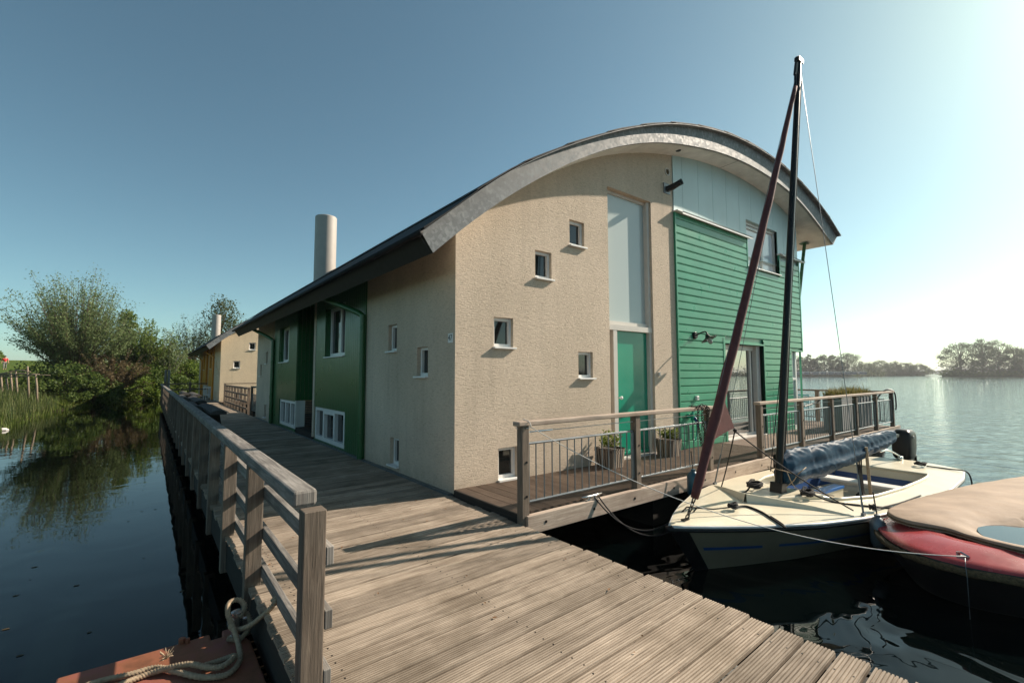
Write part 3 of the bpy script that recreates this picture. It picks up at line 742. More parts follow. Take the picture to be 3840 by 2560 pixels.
houseboat('houseboat', 25.6, 'cream houseboat with orange cladding further along the jetty', 'orange', 'orangeboard', 'stucco_pale', full=False)

# number sign, lamps and small fittings on the near houseboat
t = thing('house_number_sign', 'small white house number plate reading 47 on the shaded stucco side', 'sign', (-0.004, 0.109, 1.885))
mb = MB(); mb.bx(-0.010, -0.002, 0.047, 0.171, 1.886, 2.014); obj('plate', mb, 'white', t, bevel=0.003)
text_mesh('numeral', '47', 0.105, (-0.0125, 0.109, 1.952), (0, -1, 0), (0, 0, 1), t, 'black', 0.001)

t = thing('wall_lamp', 'black gooseneck barn lamp with bare bulb on the green boards', 'lamp', (5.64, -0.03, 2.25))
AX = (Vector((1, 0, 0)), Vector((0, 0, 1)), Vector((0, -1, 0)))
mb = MB(); mb.revolve([(0.001, 0.05), (0.06, 0.05), (0.075, 0.03), (0.075, 0)], (5.64, -0.03, 2.25), 18, 0, AX); obj('mount', mb, 'black', t, smooth=35)
mb = MB(); mb.tube(smooth_path([(5.64, -0.07, 2.25), (5.64, -0.17, 2.29), (5.63, -0.27, 2.31), (5.61, -0.33, 2.27), (5.60, -0.345, 2.20)], 6), 0.014, 8); obj('arm', mb, 'black', t, smooth=True)
dn = Vector((0.1, -0.42, -0.9)).normalized(); sx = dn.cross(Vector((1, 0, 0))).normalized(); sy = dn.cross(sx)
mb = MB(); mb.revolve([(0.03, -0.05), (0.04, -0.02), (0.06, 0.01), (0.155, 0.05), (0.158, 0.055), (0.15, 0.055), (0.055, 0.02)], (5.60, -0.345, 2.20), 26, 0, (sx, sy, dn)); obj('lamp_shade', mb, 'black', t, smooth=35)
mb = MB(); mb.revolve([(0.035, 0.02), (0.045, 0.06), (0.045, 0.11), (0.028, 0.15), (0.001, 0.16)], (5.60, -0.345, 2.20), 14, 0, (sx, sy, dn)); obj('bulb', mb, 'bulb', t, smooth=True)

t = thing('floodlight', 'black floodlight on a grey square plate high on the stucco under the roof', 'floodlight', (4.85, -0.01, 5.14))
mb = MB(); mb.bx(4.74, 4.955, -0.014, -0.002, 5.035, 5.245); obj('mounting_plate', mb, 'steel', t, bevel=0.003)
mb = MB(); mb.tube([(4.85, -0.014, 5.13), (4.90, -0.10, 5.16), (4.96, -0.22, 5.22)], [0.06, 0.062, 0.055], 14)
for i in range(3): mb.tube([(4.955+i*0.014, -0.21-i*0.02, 5.217+i*0.012), (4.960+i*0.014, -0.217-i*0.02, 5.221+i*0.012)], 0.062, 14)
obj('lamp_head', mb, 'black', t, smooth=40)
t = thing('power_socket', 'small white socket box on the green boards', 'socket', (5.646, -0.03, 0.98))
mb = MB(); mb.bx(5.605, 5.687, -0.075, -0.03, 0.94, 1.025); obj('socket_box', mb, 'white', t, bevel=0.006)
mb = MB(); mb.bx(5.625, 5.667, -0.081, -0.0755, 0.975, 0.987); obj('socket_slot', mb, 'black', t)
t = thing('doorbell', 'small cream bell button on the stucco right of the green door', 'doorbell', (4.43, 0, 1.46))
mb = MB(); mb.bx(4.405, 4.455, -0.035, 0, 1.425, 1.50); obj('bell_box', mb, 'frame', t, bevel=0.006)
mb = MB(); mb.bx(4.42, 4.44, -0.040, -0.035, 1.455, 1.475); obj('button', mb, 'white', t)

# ================================================================== RAILINGS
t = thing('jetty_railing', 'long weathered timber railing with grey cap along the canal side of the jetty', 'railing', (-2.5, -2.8, ZJ))
mb = MB(); yy = -2.76
for y1 in (1.0, 4.9, 8.8, 12.7, 16.6, 20.5, 24.4, 28.3, 32.6):
    y1 -= 0.0; mb.bx(-2.562, -2.447, yy, y1-0.006, 0.815, 0.895); yy = y1
obj('rail_cap', mb, 'rail', t, bevel=0.014)
for z, h in ((0.585, 0.088), (0.285, 0.088), (0.01, 0.088)):
    mb = MB(); mb.bx(-2.425, -2.388, -2.86, 32.6, z-h/2, z+h/2); obj('crossbar', mb, 'rail', t, bevel=0.004)
ys_ = [-1.30, 0.06, 1.42, 2.78, 4.15] + list(np.arange(5.5, 32.7, 1.36))
for y in ys_:
    mb = MB(); mb.bx(-2.535, -2.427, y-0.045+0.05, y+0.045+0.05, -0.42, 0.813); obj('post', mb, 'post', t, bevel=0.004)
mb = MB(); mb.bx(-2.533, -2.427, -2.86, -2.765, -1.2, 0.812); obj('post', mb, 'post', t, bevel=0.005)

# cross railing at the end of the jetty
t = thing('end_railing', 'dark low timber railing closing the far end of the jetty', 'railing', (-1.2, 33, ZJ))
mb = MB()
for z in (0.88, 0.5): mb.bx(-2.5, 0.3, 32.97, 33.03, z-0.04, z+0.04)
obj('crossbar', mb, 'post', t)
for x in (-2.3, -0.95, 0.25):
    mb = MB(); mb.bx(x-0.06, x+0.06, 32.94, 33.06, -0.4, 1.02); obj('post', mb, 'post', t)

def panel(mb, p0, p1, zb=0.13, zt=0.735, pitch=0.118):
    p0, p1 = Vector(p0), Vector(p1); d = p1-p0; L = d.length; d.normalize()
    A = lambda s, z: p0 + d*s + Vector((0, 0, z))
    mb.tube([A(0, zb), A(L, zb)], 0.014, 8); mb.tube([A(0, zt), A(L, zt)], 0.014, 8)
    for s in (0.012, L-0.012): mb.bar(A(s, zb), A(s, zt), 0.026, 0.012, d)
    n = max(2, int(round(L/pitch)))
    for i in range(1, n): mb.tube([A(L*i/n, zb), A(L*i/n, zt)], 0.0075, 6, cap=False)
YR = -1.40
def terrace_railing(name, label, xs_, wire=True, rail_ext=(0.05, 0.05), Y=0.0):
    t = thing(name, label, 'railing', (xs_[0], Y+YR, 0))
    mb = MB(); mb.bx(xs_[0]-0.05-rail_ext[0], xs_[-1]+0.05+rail_ext[1], Y+YR-0.06, Y+YR+0.05, 0.925, 0.975); obj('top_rail', mb, 'palerail', t, bevel=0.010)
    for x in xs_:
        mb = MB(); mb.bx(x-0.048, x+0.048, Y+YR-0.045, Y+YR+0.045, -0.10, 0.924)
        p = obj('post', mb, 'post', t, bevel=0.006)
        mb = MB()
        for z in (0.20, 0.55): mb.revolve([(0.0001, 0.006), (0.013, 0.006), (0.013, 0)], (x+0.01, Y+YR-0.045, z), 8, 0, AX)
        obj('bolt', mb, 'black', p)
    for a, b in zip(xs_[:-1], xs_[1:]):
        mb = MB(); panel(mb, (a+0.062, Y+YR, 0), (b-0.062, Y+YR, 0)); obj('baluster_panel', mb, 'steel', t, smooth=40)
        mb = MB(); mb.bx(b-0.115, b-0.05, Y+YR-0.018, Y+YR-0.010, 0.14, 0.72); obj('end_plate', mb, 'steel', t)
    mb = MB(); mb.tube([(xs_[0]+0.05, Y+YR, 0.855), (xs_[-1]-0.05, Y+YR, 0.855)], 0.0045, 6); obj('tension_wire', mb, 'whiterope', t)
    return t
tl = terrace_railing('terrace_railing', 'timber and steel bar railing of the terrace in front of the green door', [0.0, 1.885, 3.66])
mb = MB(); mb.tube([(0.06, YR, 0.855), (0.24, YR, 0.855)], [0.008, 0.008], 8); mb.tube([(0.22, YR, 0.855), (0.42, YR, 0.855)], [0.012, 0.010], 8); mb.revolve([(0.018, -0.01), (0.018, 0.01)], (0.07, YR, 0.855), 8); obj('turnbuckle', mb, 'stainless', tl)
tr_ = terrace_railing('terrace_railing', 'timber and steel bar railing of the terrace behind the sailing boat', [5.35, 7.1, 8.72, 10.28, 11.8, 13.25])
# rear terrace railing on the lake side
t = thing('lake_railing', 'brown timber and steel railing on the far lake end of the terrace', 'railing', (13.3, -1.2, 0))
mb = MB(); mb.bx(13.25, 13.36, -1.33, 8.0, 0.925, 0.975); obj('top_rail', mb, 'post', t, bevel=0.01)
for y in (0.45, 2.1, 3.8, 5.5, 7.2):
    mb = MB(); mb.bx(13.26, 13.35, y-0.05, y+0.05, -0.05, 0.924); obj('post', mb, 'post', t)
for a, b in ((-1.3, 0.45), (0.45, 2.1), (2.1, 3.8), (3.8, 5.5), (5.5, 7.2)):
    mb = MB(); panel(mb, (13.3, a+0.07, 0), (13.3, b-0.07, 0)); obj('baluster_panel', mb, 'steel', t)
mb = MB(); mb.tube([(13.3, -1.3, 0.855), (13.3, 7.9, 0.855)], 0.004, 6); obj('tension_wire', mb, 'whiterope', t)

# walkway railing between the two houseboats
t = thing('walkway_railing', 'dark timber three bar railing on the jetty between the two houseboats', 'railing', (0.15, 17, ZJ))
mb = MB(); mb.bx(0.10, 0.22, 16.9, 24.1, 0.87, 0.94); obj('rail_cap', mb, 'post', t)
for z in (0.62, 0.34, 0.06):
    mb = MB(); mb.bx(0.10, 0.14, 16.95, 24.1, z-0.04, z+0.04); obj('crossbar', mb, 'post', t)
for y in np.arange(17.05, 24.2, 1.0):
    mb = MB(); mb.bx(0.14, 0.23, y-0.05, y+0.05, -0.4, 0.87); obj('post', mb, 'post', t)
t = thing('steel_gate', 'small steel bar gate beside the far corner of the beige houseboat', 'gate', (0.0, 15.0, 0))
mb = MB(); mb.bx(0.02, 0.1, 15.45, 15.53, -0.3, 1.02); mb.bx(0.02, 0.1, 14.3, 15.5, 0.98, 1.03); obj('gate_frame', mb, 'post', t)
mb = MB(); panel(mb, (0.06, 14.3, 0), (0.06, 15.42, 0), 0.1, 0.72); obj('bar_panel', mb, 'steel', t)
t = thing('far_terrace_railing', 'thin steel railing of the terrace before the cream houseboat', 'railing', (0.1, 24.2, 0))
mb = MB(); mb.bx(0.05, 6.0, 24.17, 24.23, 0.97, 1.02); obj('top_rail', mb, 'post', t)
mb = MB(); panel(mb, (0.1, 24.2, 0), (6.0, 24.2, 0), 0.1, 0.75); obj('baluster_panel', mb, 'steel', t)
for x in (0.1, 2.0, 3.9, 5.9):
    mb = MB(); mb.bx(x-0.04, x+0.04, 24.16, 24.24, -0.1, 0.97); obj('post', mb, 'post', t)
mb = MB(); mb.bx(0.0, 11, 24.2, 25.6, -0.15, -0.02); structure(obj('far_terrace', mb, 'terrace'))

# ================================================================== TERRACE OBJECTS
def potted(name, label, x, y, w, seed, hgt):
    rnd_ = random.Random(seed)
    t = thing(name, label, 'potted plant', (x, y, 0), 'potted plants flanking the green door')
    mb = MB(); h = 0.30; n = 28; rows = []
    for i in range(9):
        z = h*i/8; q = w*0.5*(0.88+0.14*i/8)*(1.03 if i == 8 else 1)
        row = []
        for j in range(n):
            a = 2*math.pi*j/n; ca, sa = math.cos(a), math.sin(a); p = 0.32
            rx = abs(ca)**p*(1 if ca > 0 else -1); ry = abs(sa)**p*(1 if sa > 0 else -1)
            bul = 1+0.02*math.sin(a*14+i*math.pi)
            row.append((x+rx*q*bul, y+ry*q*bul, z))
        rows.append(row)
    mb.grid(rows, 0, 0.5, True, 0.12, 1.3/n)
    obj('basket', mb, 'wicker', t, smooth=50)
    mb = MB(); mb.box((x, y, h-0.04), (w*0.93, w*0.93, 0.02)); obj('soil', mb, 'soil', t)
    mb = MB()
    for s in range(34):
        a = rnd_.random()*6.283; rr = w*0.42*math.sqrt(rnd_.random()); bx0, by0 = x+math.cos(a)*rr, y+math.sin(a)*rr; L = hgt*(0.6+0.5*rnd_.random())
        tx, ty = math.cos(a)*0.25*rr/w, math.sin(a)*0.25*rr/w
        for q in range(9):
            f = 0.25+0.75*q/8; p = Vector((bx0+tx*L*f*1.6, by0+ty*L*f*1.6, h-0.03+L*f)); an = q*2.4+s
            d = Vector((math.cos(an), math.sin(an), 0.55)).normalized(); sd_ = d.cross(Vector((0, 0, 1))).normalized(); ll = 0.075*(0.7+0.5*rnd_.random())
            mb.face([p, p+d*ll*0.5+sd_*0.017, p+d*ll, p+d*ll*0.5-sd_*0.017], None, rnd_.random())
    obj('leaves', mb, 'leaf_pot', t, weld=False)
potted('potted_plant', 'bushy plant in a wicker basket left of the green door', 2.72, -0.25, 0.37, 1, 0.26)
potted('potted_plant', 'bushy plant in a wicker basket right of the green door', 4.34, -0.24, 0.36, 2, 0.20)

t = thing('garden_hose', 'green garden hose with a blue nozzle hanging on the green boards', 'hose', (5.40, -0.04, 0.1))
mb = MB(); mb.bx(5.27, 5.40, -0.10, -0.03, 0.60, 0.68); mb.bx(5.30, 5.37, -0.16, -0.10, 0.55, 0.70); obj('holder', mb, 'greendoor', t, bevel=0.01)
for q in range(2):
    mb = MB(); mb.tube(smooth_path([(5.30+q*.04, -0.13, 0.68), (5.36, -0.14, 0.75-q*.03), (5.52+q*.03, -0.10, 0.62), (5.53+q*.02, -0.09, 0.30), (5.45, -0.10, 0.14+q*.05), (5.37-q*.02, -0.10, 0.22), (5.35, -0.12, 0.55)], 8), 0.012, 8); obj('hose', mb, 'greendoor', t, smooth=True)
mb = MB(); mb.tube([(5.34, -0.17, 0.62), (5.40, -0.19, 0.50), (5.42, -0.19, 0.40)], [0.025, 0.03, 0.02], 10); obj('nozzle', mb, 'boatblue', t, smooth=True)

def chain(mb, pts, link=0.055, r=0.006):
    P = smooth_path(pts, 10); d = [0]
    for a, b in zip(P[:-1], P[1:]): d.append(d[-1]+(b-a).length)
    n = max(2, int(d[-1]/(link*0.72)))
    for i in range(n):
        s0 = d[-1]*(i+0.5)/n; j = max(1, min(len(d)-1, int(np.searchsorted(d, s0)))); f = (s0-d[j-1])/max(1e-6, d[j]-d[j-1])
        c = P[j-1].lerp(P[j], f); T = (P[j]-P[j-1]).normalized()
        N = T.cross(Vector((0.3, 1, 0.2))).normalized(); N = N if i % 2 else T.cross(N)
        lp = [c + T*(math.cos(a)*link/2) + N*(math.sin(a)*link*0.3) for a in np.linspace(0, 2*math.pi, 9)]
        mb.tube(lp, r, 5, cap=False)
t = thing('mooring_chain', 'rusty mooring chain looped over the right end of the terrace rail', 'chain', (3.37, YR, 0.3))
for pts in ([(3.25, YR+0.06, 0.98), (3.25, YR-0.075, 0.97), (3.24, YR-0.08, 0.75), (3.29, YR-0.08, 0.55), (3.32, YR-0.08, 0.42)],
            [(3.26, YR-0.04, 0.985), (3.38, YR-0.075, 0.97), (3.36, YR-0.08, 0.8), (3.42, YR-0.08, 0.62), (3.43, YR-0.08, 0.58)],
            [(3.36, YR-0.02, 0.985), (3.48, YR-0.075, 0.97), (3.49, YR-0.08, 0.6), (3.46, YR-0.08, 0.34), (3.40, YR-0.08, 0.36), (3.41, YR-0.08, 0.6)],
            [(3.46, YR-0.02, 0.985), (3.55, YR-0.075, 0.96), (3.53, YR-0.08, 0.8), (3.53, YR-0.08, 0.56)]):
    mb = MB(); chain(mb, pts); obj('chain_strand', mb, 'brass', t)

t = thing('mooring_cleat', 'shiny steel mooring cleat on the pale edge beam of the terrace', 'cleat', (1.0, -1.44, 0.005))
mb = MB(); mb.bx(0.90, 1.10, -1.46, -1.42, 0.006, 0.016); mb.cyl((0.95, -1.44, 0.014), (0.95, -1.44, 0.05), 0.016, 0.014, 10); mb.cyl((1.05, -1.44, 0.014), (1.05, -1.44, 0.05), 0.016, 0.014, 10)
obj('cleat_base', mb, 'stainless', t)
mb = MB(); mb.tube([(0.83, -1.44, 0.058), (0.93, -1.44, 0.052), (1.07, -1.44, 0.052), (1.17, -1.44, 0.058)], [0.007, 0.014, 0.014, 0.007], 10); obj('horn', mb, 'stainless', t, smooth=True)

def rope(name, label, paths, mat, r, parts=True, n=6, lobes=0, tw=0):
    t = thing(name, label, 'rope', tuple(paths[0][0]))
    for p in paths:
        mb = MB(); mb.tube(p, r, n, 0, True, 0.5, tw, lobes); obj('strand', mb, mat, t, smooth=True)
    return t

# planters with grass
def planter(name, label, x0, x1, y0, y1, h, ribs):
    t = thing(name, label, 'planter', ((x0+x1)/2, (y0+y1)/2, 0), 'grass planters on the terrace')
    mb = MB(); T_ = 0.03
    mb.bx(x0, x1, y0, y0+T_, 0.02, h); mb.bx(x0, x1, y1-T_, y1, 0.02, h); mb.bx(x0, x0+T_, y0+T_, y1-T_, 0.02, h); mb.bx(x1-T_, x1, y0+T_, y1-T_, 0.02, h); mb.bx(x0+T_, x1-T_, y0+T_, y1-T_, 0.02, h-0.1)
    for i in range(ribs): xx = x0+(x1-x0)*(i+0.5)/ribs; mb.bx(xx-0.02, xx+0.02, y0-0.02, y0, 0.02, h-0.02)
    obj('box', mb, 'planter', t, bevel=0.006)
    mb = MB()
    for i in range(900):
        x, y = random.uniform(x0, x1), random.uniform(y0, y1); L = random.uniform(0.16, 0.38)*(1.5 if random.random() < 0.04 else 1); a = random.random()*6.283; l = random.uniform(0.1, 0.6)*L
        p0 = Vector((x, y, h-0.08)); p1 = p0+Vector((math.cos(a)*l*0.4, math.sin(a)*l*0.4, L*0.6)); p2 = p0+Vector((math.cos(a)*l*1.3, math.sin(a)*l*1.3, L*(0.95-0.3*random.random()))); w = Vector((-math.sin(a), math.cos(a), 0))*0.006
        mb.face([p0-w, p0+w, p1+w, p1-w], None, random.random()); mb.face([p1-w, p1+w, p2], None, random.random())
    obj('grass', mb, 'planterleaf', t, weld=False)
planter('grass_planter', 'smooth grey planter box full of dry grass near the lake end of the terrace', 10.75, 11.95, -0.98, -0.55, 0.88, 0)
planter('grass_planter', 'ribbed grey planter box with grass beside the terrace corner post', 12.05, 13.1, -0.98, -0.55, 0.86, 4)

t = thing('bistro_chair', 'turquoise metal garden chair on the terrace in front of the lake', 'chair', (12.3, 0.6, 0))
mb = MB()
for i in range(6): mb.bx(12.1+i*0.07, 12.15+i*0.07, 0.4, 0.8, 0.44, 0.455)
obj('seat', mb, 'chairblue', t)
mb = MB()
for z in (0.62, 0.72, 0.82): mb.bx(12.5, 12.515, 0.4, 0.8, z-0.02, z+0.02)
obj('backrest', mb, 'chairblue', t)
for x, y, h in ((12.1, 0.41, 0.44), (12.1, 0.79, 0.44), (12.5, 0.41, 0.85), (12.5, 0.79, 0.85)):
    mb = MB(); mb.tube([(x-0.03, y, 0), (x, y, h)], 0.011, 6); obj('leg', mb, 'chairblue', t)
t = thing('bistro_table', 'low turquoise folding table on the terrace beside the turquoise chair', 'table', (11.9, 1.3, 0))
mb = MB(); mb.box((11.9, 1.3, 0.68), (0.7, 0.6, 0.02)); obj('tabletop', mb, 'chairblue', t)
for x, y in ((11.6, 1.05), (11.6, 1.55), (12.2, 1.05), (12.2, 1.55)):
    mb = MB(); mb.tube([(x, y, 0), (x, y, 0.67)], 0.012, 6); obj('leg', mb, 'chairblue', t)
# black hose over the corner of the railing
rope('black_hose', 'thick black hose draped over the lake corner of the terrace railing', [smooth_path([(12.6, -1.15, 0.45), (12.85, -1.2, 0.80), (13.1, -1.3, 0.99), (13.28, -1.4, 1.0), (13.36, -1.46, 0.9), (13.38, -1.47, 0.6), (13.36, -1.46, 0.45)], 8),
     smooth_path([(11.3, 0.1, 0.55), (11.9, 0.0, 0.65), (12.4, -0.2, 0.92), (12.6, -0.4, 0.8)], 8)], 'black', 0.02)

# ---- rustic benches on the jetty
def slab(mb, x0, x1, y0, y1, z, th, arch):
    n = 8; rows = []
    for y in np.linspace(y0, y1, 7):
        row = []
        for i in range(n+1):
            f = i/n; row.append((x0+(x1-x0)*f, y, z+arch*(1-(2*f-1)**2)-arch+0.006*noise.noise((y*2, f*3, 1))))
        for i in range(n, -1, -1):
            f = i/n; row.append((x0+(x1-x0)*f, y, z-th-arch*0.3))
        rows.append(row)
    ou, ov = random.random()*40, random.random()*40
    for a in range(6):
        for i in range(len(rows[0])):
            j = (i+1) % len(rows[0]); mb.face([rows[a][i], rows[a][j], rows[a+1][j], rows[a+1][i]], [(ou+rows[a][i][1], ov+rows[a][i][0]), (ou+rows[a][j][1], ov+rows[a][j][0]), (ou+rows[a+1][j][1], ov+rows[a+1][j][0]), (ou+rows[a+1][i][1], ov+rows[a+1][i][0])], 0.5)
    mb.face(rows[0][::-1], None, 0.2); mb.face(rows[-1], None, 0.2)
def picnic(name, label, y0, L, dx):
    t = thing(name, label, 'bench', (-1.85+dx, y0, ZJ), 'log benches on the jetty')
    mb = MB(); slab(mb, -2.30+dx, -2.0+dx, y0+1.4, y0+L, 0.68, 0.11, 0.075); obj('backrest', mb, 'logwood', t)
    mb = MB(); slab(mb, -1.95+dx, -1.62+dx, y0, y0+L-0.4, 0.62, 0.09, 0.05); obj('seat', mb, 'logwood', t)
    for y in (y0+0.45, y0+L-0.9):
        mb = MB(); mb.prism([(-2.12, ZJ), (-1.62, ZJ), (-1.72, 0.50), (-2.1, 0.53)], lambda p: (p[0]+dx, y, p[1]), lambda p: (p[0]+dx, y+0.12, p[1])); obj('leg', mb, 'darkwood', t)
picnic('log_bench', 'nearest heavy log bench of curved slabs behind the jetty railing', 8.0, 4.0, 0.0)
picnic('log_bench', 'second heavy log bench further down the jetty railing', 13.6, 4.4, 0.05)
picnic('log_bench', 'third heavy log bench nearest to the cream houseboat', 19.5, 4.0, 0.35)
# grey metal rack beside house 2 and twin posts
t = thing('white_rack', 'small white metal rack against the orange wall of the cream houseboat', 'rack', (-0.2, 29.5, ZJ))
for y in (29.0, 30.6):
    for x in (-0.35, -0.1):
        mb = MB(); mb.tube([(x, y, ZJ), (x, y, 0.72)], 0.02, 6); obj('leg', mb, 'white', t)
mb = MB(); mb.bx(-0.38, -0.07, 28.9, 30.7, 0.66, 0.72); mb.bx(-0.38, -0.07, 28.9, 30.7, 0.2, 0.24); obj('shelf', mb, 'white', t)
t = thing('mooring_pole', 'pair of grey mooring poles standing past the end of the jetty', 'pole', (-1.57, 40, -1))
for dx in (-0.09, 0.11):
    mb = MB(); mb.cyl((-2.05+dx, 40, -1.4), (-2.05+dx, 40, 1.86), 0.09, 0.085, 12); obj('pole', mb, 'steel', t)

# ================================================================== RUSTY PONTOON bottom left
t = thing('steel_pontoon', 'rusty red steel pontoon moored beside the jetty in the foreground', 'pontoon', (-3.0, -3, -0.3))
mb = MB(); zt_ = -0.30
poly = [(-3.50, -1.36), (-2.88, -1.37), (-2.745, -1.36), (-2.742, -1.45), (-2.675, -1.45), (-2.672, -1.36), (-2.60, -1.36), (-2.535, -1.62), (-2.535, -6.2), (-3.60, -6.2)]
mb.prism(poly, lambda p: (p[0], p[1], zt_), lambda p: (p[0], p[1], -1.0))
obj('hull', mb, 'rust', t, bevel=0.01)
mb = MB(); mb.cyl((-2.90, -1.375, zt_), (-2.90, -1.375, zt_+0.03), 0.02, 0.02, 10); mb.cyl((-2.87, -1.40, zt_), (-2.87, -1.40, zt_+0.03), 0.013, 0.012, 8); obj('stud', mb, 'rust', t)
t = thing('bollard', 'shiny steel bollard with rope on the corner of the rusty pontoon', 'bollard', (-2.60, -1.50, zt_))
mb = MB(); mb.revolve([(0.05, 0), (0.035, 0.01), (0.033, 0.12), (0.042, 0.135), (0.04, 0.16), (0.001, 0.165)], (-2.60, -1.50, zt_), 16); obj('bollard_post', mb, 'stainless', t, smooth=35)
mb = MB(); mb.tube([(-2.66, -1.50, zt_+0.10), (-2.54, -1.50, zt_+0.10)], 0.016, 10); obj('cross_pin', mb, 'stainless', t)
zr_ = zt_+0.022
t = thing('thick_rope', 'thick twisted tan rope lying on the rusty pontoon and tied to the jetty', 'rope', (-2.7, -1.8, zt_))
r1_ = smooth_path([(-3.52, -1.63, zr_), (-3.31, -1.60, zr_), (-3.16, -1.63, zr_), (-3.04, -1.645, zr_), (-2.95, -1.76, zr_), (-2.83, -1.92, zr_), (-2.71, -1.98, zr_), (-2.635, -1.88, zr_), (-2.62, -1.75, zr_+0.02), (-2.635, -1.60, zr_+0.08), (-2.66, -1.53, zr_+0.15), (-2.645, -1.46, zr_+0.19), (-2.585, -1.44, zr_+0.185), (-2.555, -1.49, zr_+0.15), (-2.59, -1.54, zr_+0.11)], 18)
r2_ = smooth_path([(-3.45, -1.78, zr_), (-3.19, -1.71, zr_), (-3.07, -1.69, zr_), (-2.97, -1.735, zr_+0.02), (-2.88, -1.79, zr_+0.03), (-2.79, -1.90, zr_+0.03), (-2.725, -1.93, zr_+0.03), (-2.66, -1.86, zr_+0.03), (-2.75, -1.80, zr_), (-2.83, -1.80, zr_)], 18)
r3_ = smooth_path([(-2.66, -1.55, zr_), (-2.59, -1.60, zr_), (-2.53, -1.56, zr_+0.05), (-2.545, -1.48, zr_+0.10), (-2.61, -1.47, zr_+0.09), (-2.64, -1.53, zr_+0.06), (-2.60, -1.60, zr_+0.06), (-2.54, -1.72, -0.15), (-2.47, -1.80, -0.06), (-2.44, -1.82, -0.02), (-2.42, -1.80, 0.0), (-2.43, -1.74, -0.03)], 18)
for p in (r1_, r2_, r3_):
    mb = MB(); mb.tube(p, 0.0148, 12, 0, True, 0.5, 130.0, 3); obj('strand', mb, 'tanrope', t, smooth=True)
mb = MB()
for i in range(26):
    a = random.random()*6.283; p = Vector((-2.99, -1.62, zr_+0.02)); q = p+Vector((math.cos(a)*0.035, math.sin(a)*0.03, random.uniform(0.0, 0.06))); mb.tube([p, p.lerp(q, 0.5)+Vector((0, 0, 0.008)), q], 0.0022, 4)
obj('frayed_end', mb, 'tanrope', t)

# ================================================================== SAILING BOAT
BOW = Vector((1.22, -2.34, 0)); th = math.atan2(-0.43, 6.7)
AV, NV = Vector((math.cos(th), math.sin(th), 0)), Vector((math.sin(th), -math.cos(th), 0))   # aft, starboard (towards viewer)
BP = lambda s, t, z: BOW + AV*s + NV*t + Vector((0, 0, z))
LS = 6.75
half = lambda s: float(np.interp(s, [0, 0.15, 0.4, 0.8, 1.5, 2.2, 3, 4, 5, 6, 6.75], [0.015, 0.11, 0.26, 0.47, 0.77, 0.95, 1.06, 1.09, 1.06, 0.97, 0.82]))
sheer = lambda s: float(np.interp(s, [0, 1, 2, 3.5, 5, 6.75], [-0.10, -0.13, -0.155, -0.18, -0.19, -0.175]))
boat = thing('sailing_boat', 'cream open sailing boat with black mast and blue boom cover moored at the terrace', 'sailing boat', tuple(BP(3.3, 0, ZW)))
us = np.linspace(0, 1, 40)
def wl(u): return 0.40+6.15*u, float(np.interp(u, [0, 0.08, 0.2, 0.35, 0.5, 0.8, 1], [0.0, 0.20, 0.46, 0.68, 0.80, 0.82, 0.62]))
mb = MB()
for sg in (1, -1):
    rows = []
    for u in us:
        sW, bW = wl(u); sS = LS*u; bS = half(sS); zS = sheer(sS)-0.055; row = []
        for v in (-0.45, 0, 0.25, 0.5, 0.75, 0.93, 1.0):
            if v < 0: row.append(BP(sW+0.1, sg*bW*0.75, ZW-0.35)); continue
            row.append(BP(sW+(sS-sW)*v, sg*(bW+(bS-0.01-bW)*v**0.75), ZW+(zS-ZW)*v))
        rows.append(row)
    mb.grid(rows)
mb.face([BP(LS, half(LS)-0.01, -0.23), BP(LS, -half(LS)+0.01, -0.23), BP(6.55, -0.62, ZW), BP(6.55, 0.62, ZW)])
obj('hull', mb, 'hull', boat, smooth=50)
mb = MB()      # blue stripe on the bow side, broken as on the boat
def hull_pt(u, v, out=0.004):
    sW, bW = wl(u); sS = LS*u; bS = half(sS); zS = sheer(sS)-0.055
    return BP(sW+(sS-sW)*v, (bW+(bS-0.01-bW)*v**0.75)+out, ZW+(zS-ZW)*v)
for u0_, u1_ in ((0.03, 0.125), (0.155, 0.62)):
    q = np.linspace(u0_, u1_, 24); mb.grid([[hull_pt(u, 0.50, 0.006), hull_pt(u, 0.57, 0.006)] for u in q])
obj('stripe', mb, 'boatblue', boat)
mb = MB()      # dark stem strip
for sg in (1, -1): mb.grid([[BP(0.40-0.40*v-0.02, 0.0, ZW+(-0.16-ZW)*v), BP(0.40-0.40*v+0.14, sg*(0.06+0.05*v), ZW+(-0.16-ZW)*v)] for v in np.linspace(-0.5, 1, 8)])
obj('stem', mb, 'black', boat)
ss = np.linspace(0, LS, 70)
mb = MB()
for sg in (1, -1): mb.tube([BP(s, sg*(half(s)+0.004), sheer(s)-0.052) for s in ss], 0.020, 8)
mb.tube([BP(LS, t_, sheer(LS)-0.052) for t_ in np.linspace(-half(LS), half(LS), 6)], 0.02, 8)
mb.bar(BP(-0.05, 0, -0.14), BP(0.10, 0, -0.15), 0.07, 0.06)
obj('rub_rail', mb, 'black', boat, smooth=True)
mb = MB()
for sg in (1, -1): mb.tube([BP(s, sg*(half(s)+0.002), sheer(s)-0.018) for s in ss], 0.017, 8)
mb.tube([BP(LS, t_, sheer(LS)-0.018) for t_ in np.linspace(-half(LS), half(LS), 6)], 0.017, 8)
obj('toe_rail', mb, 'bench', boat, smooth=True)
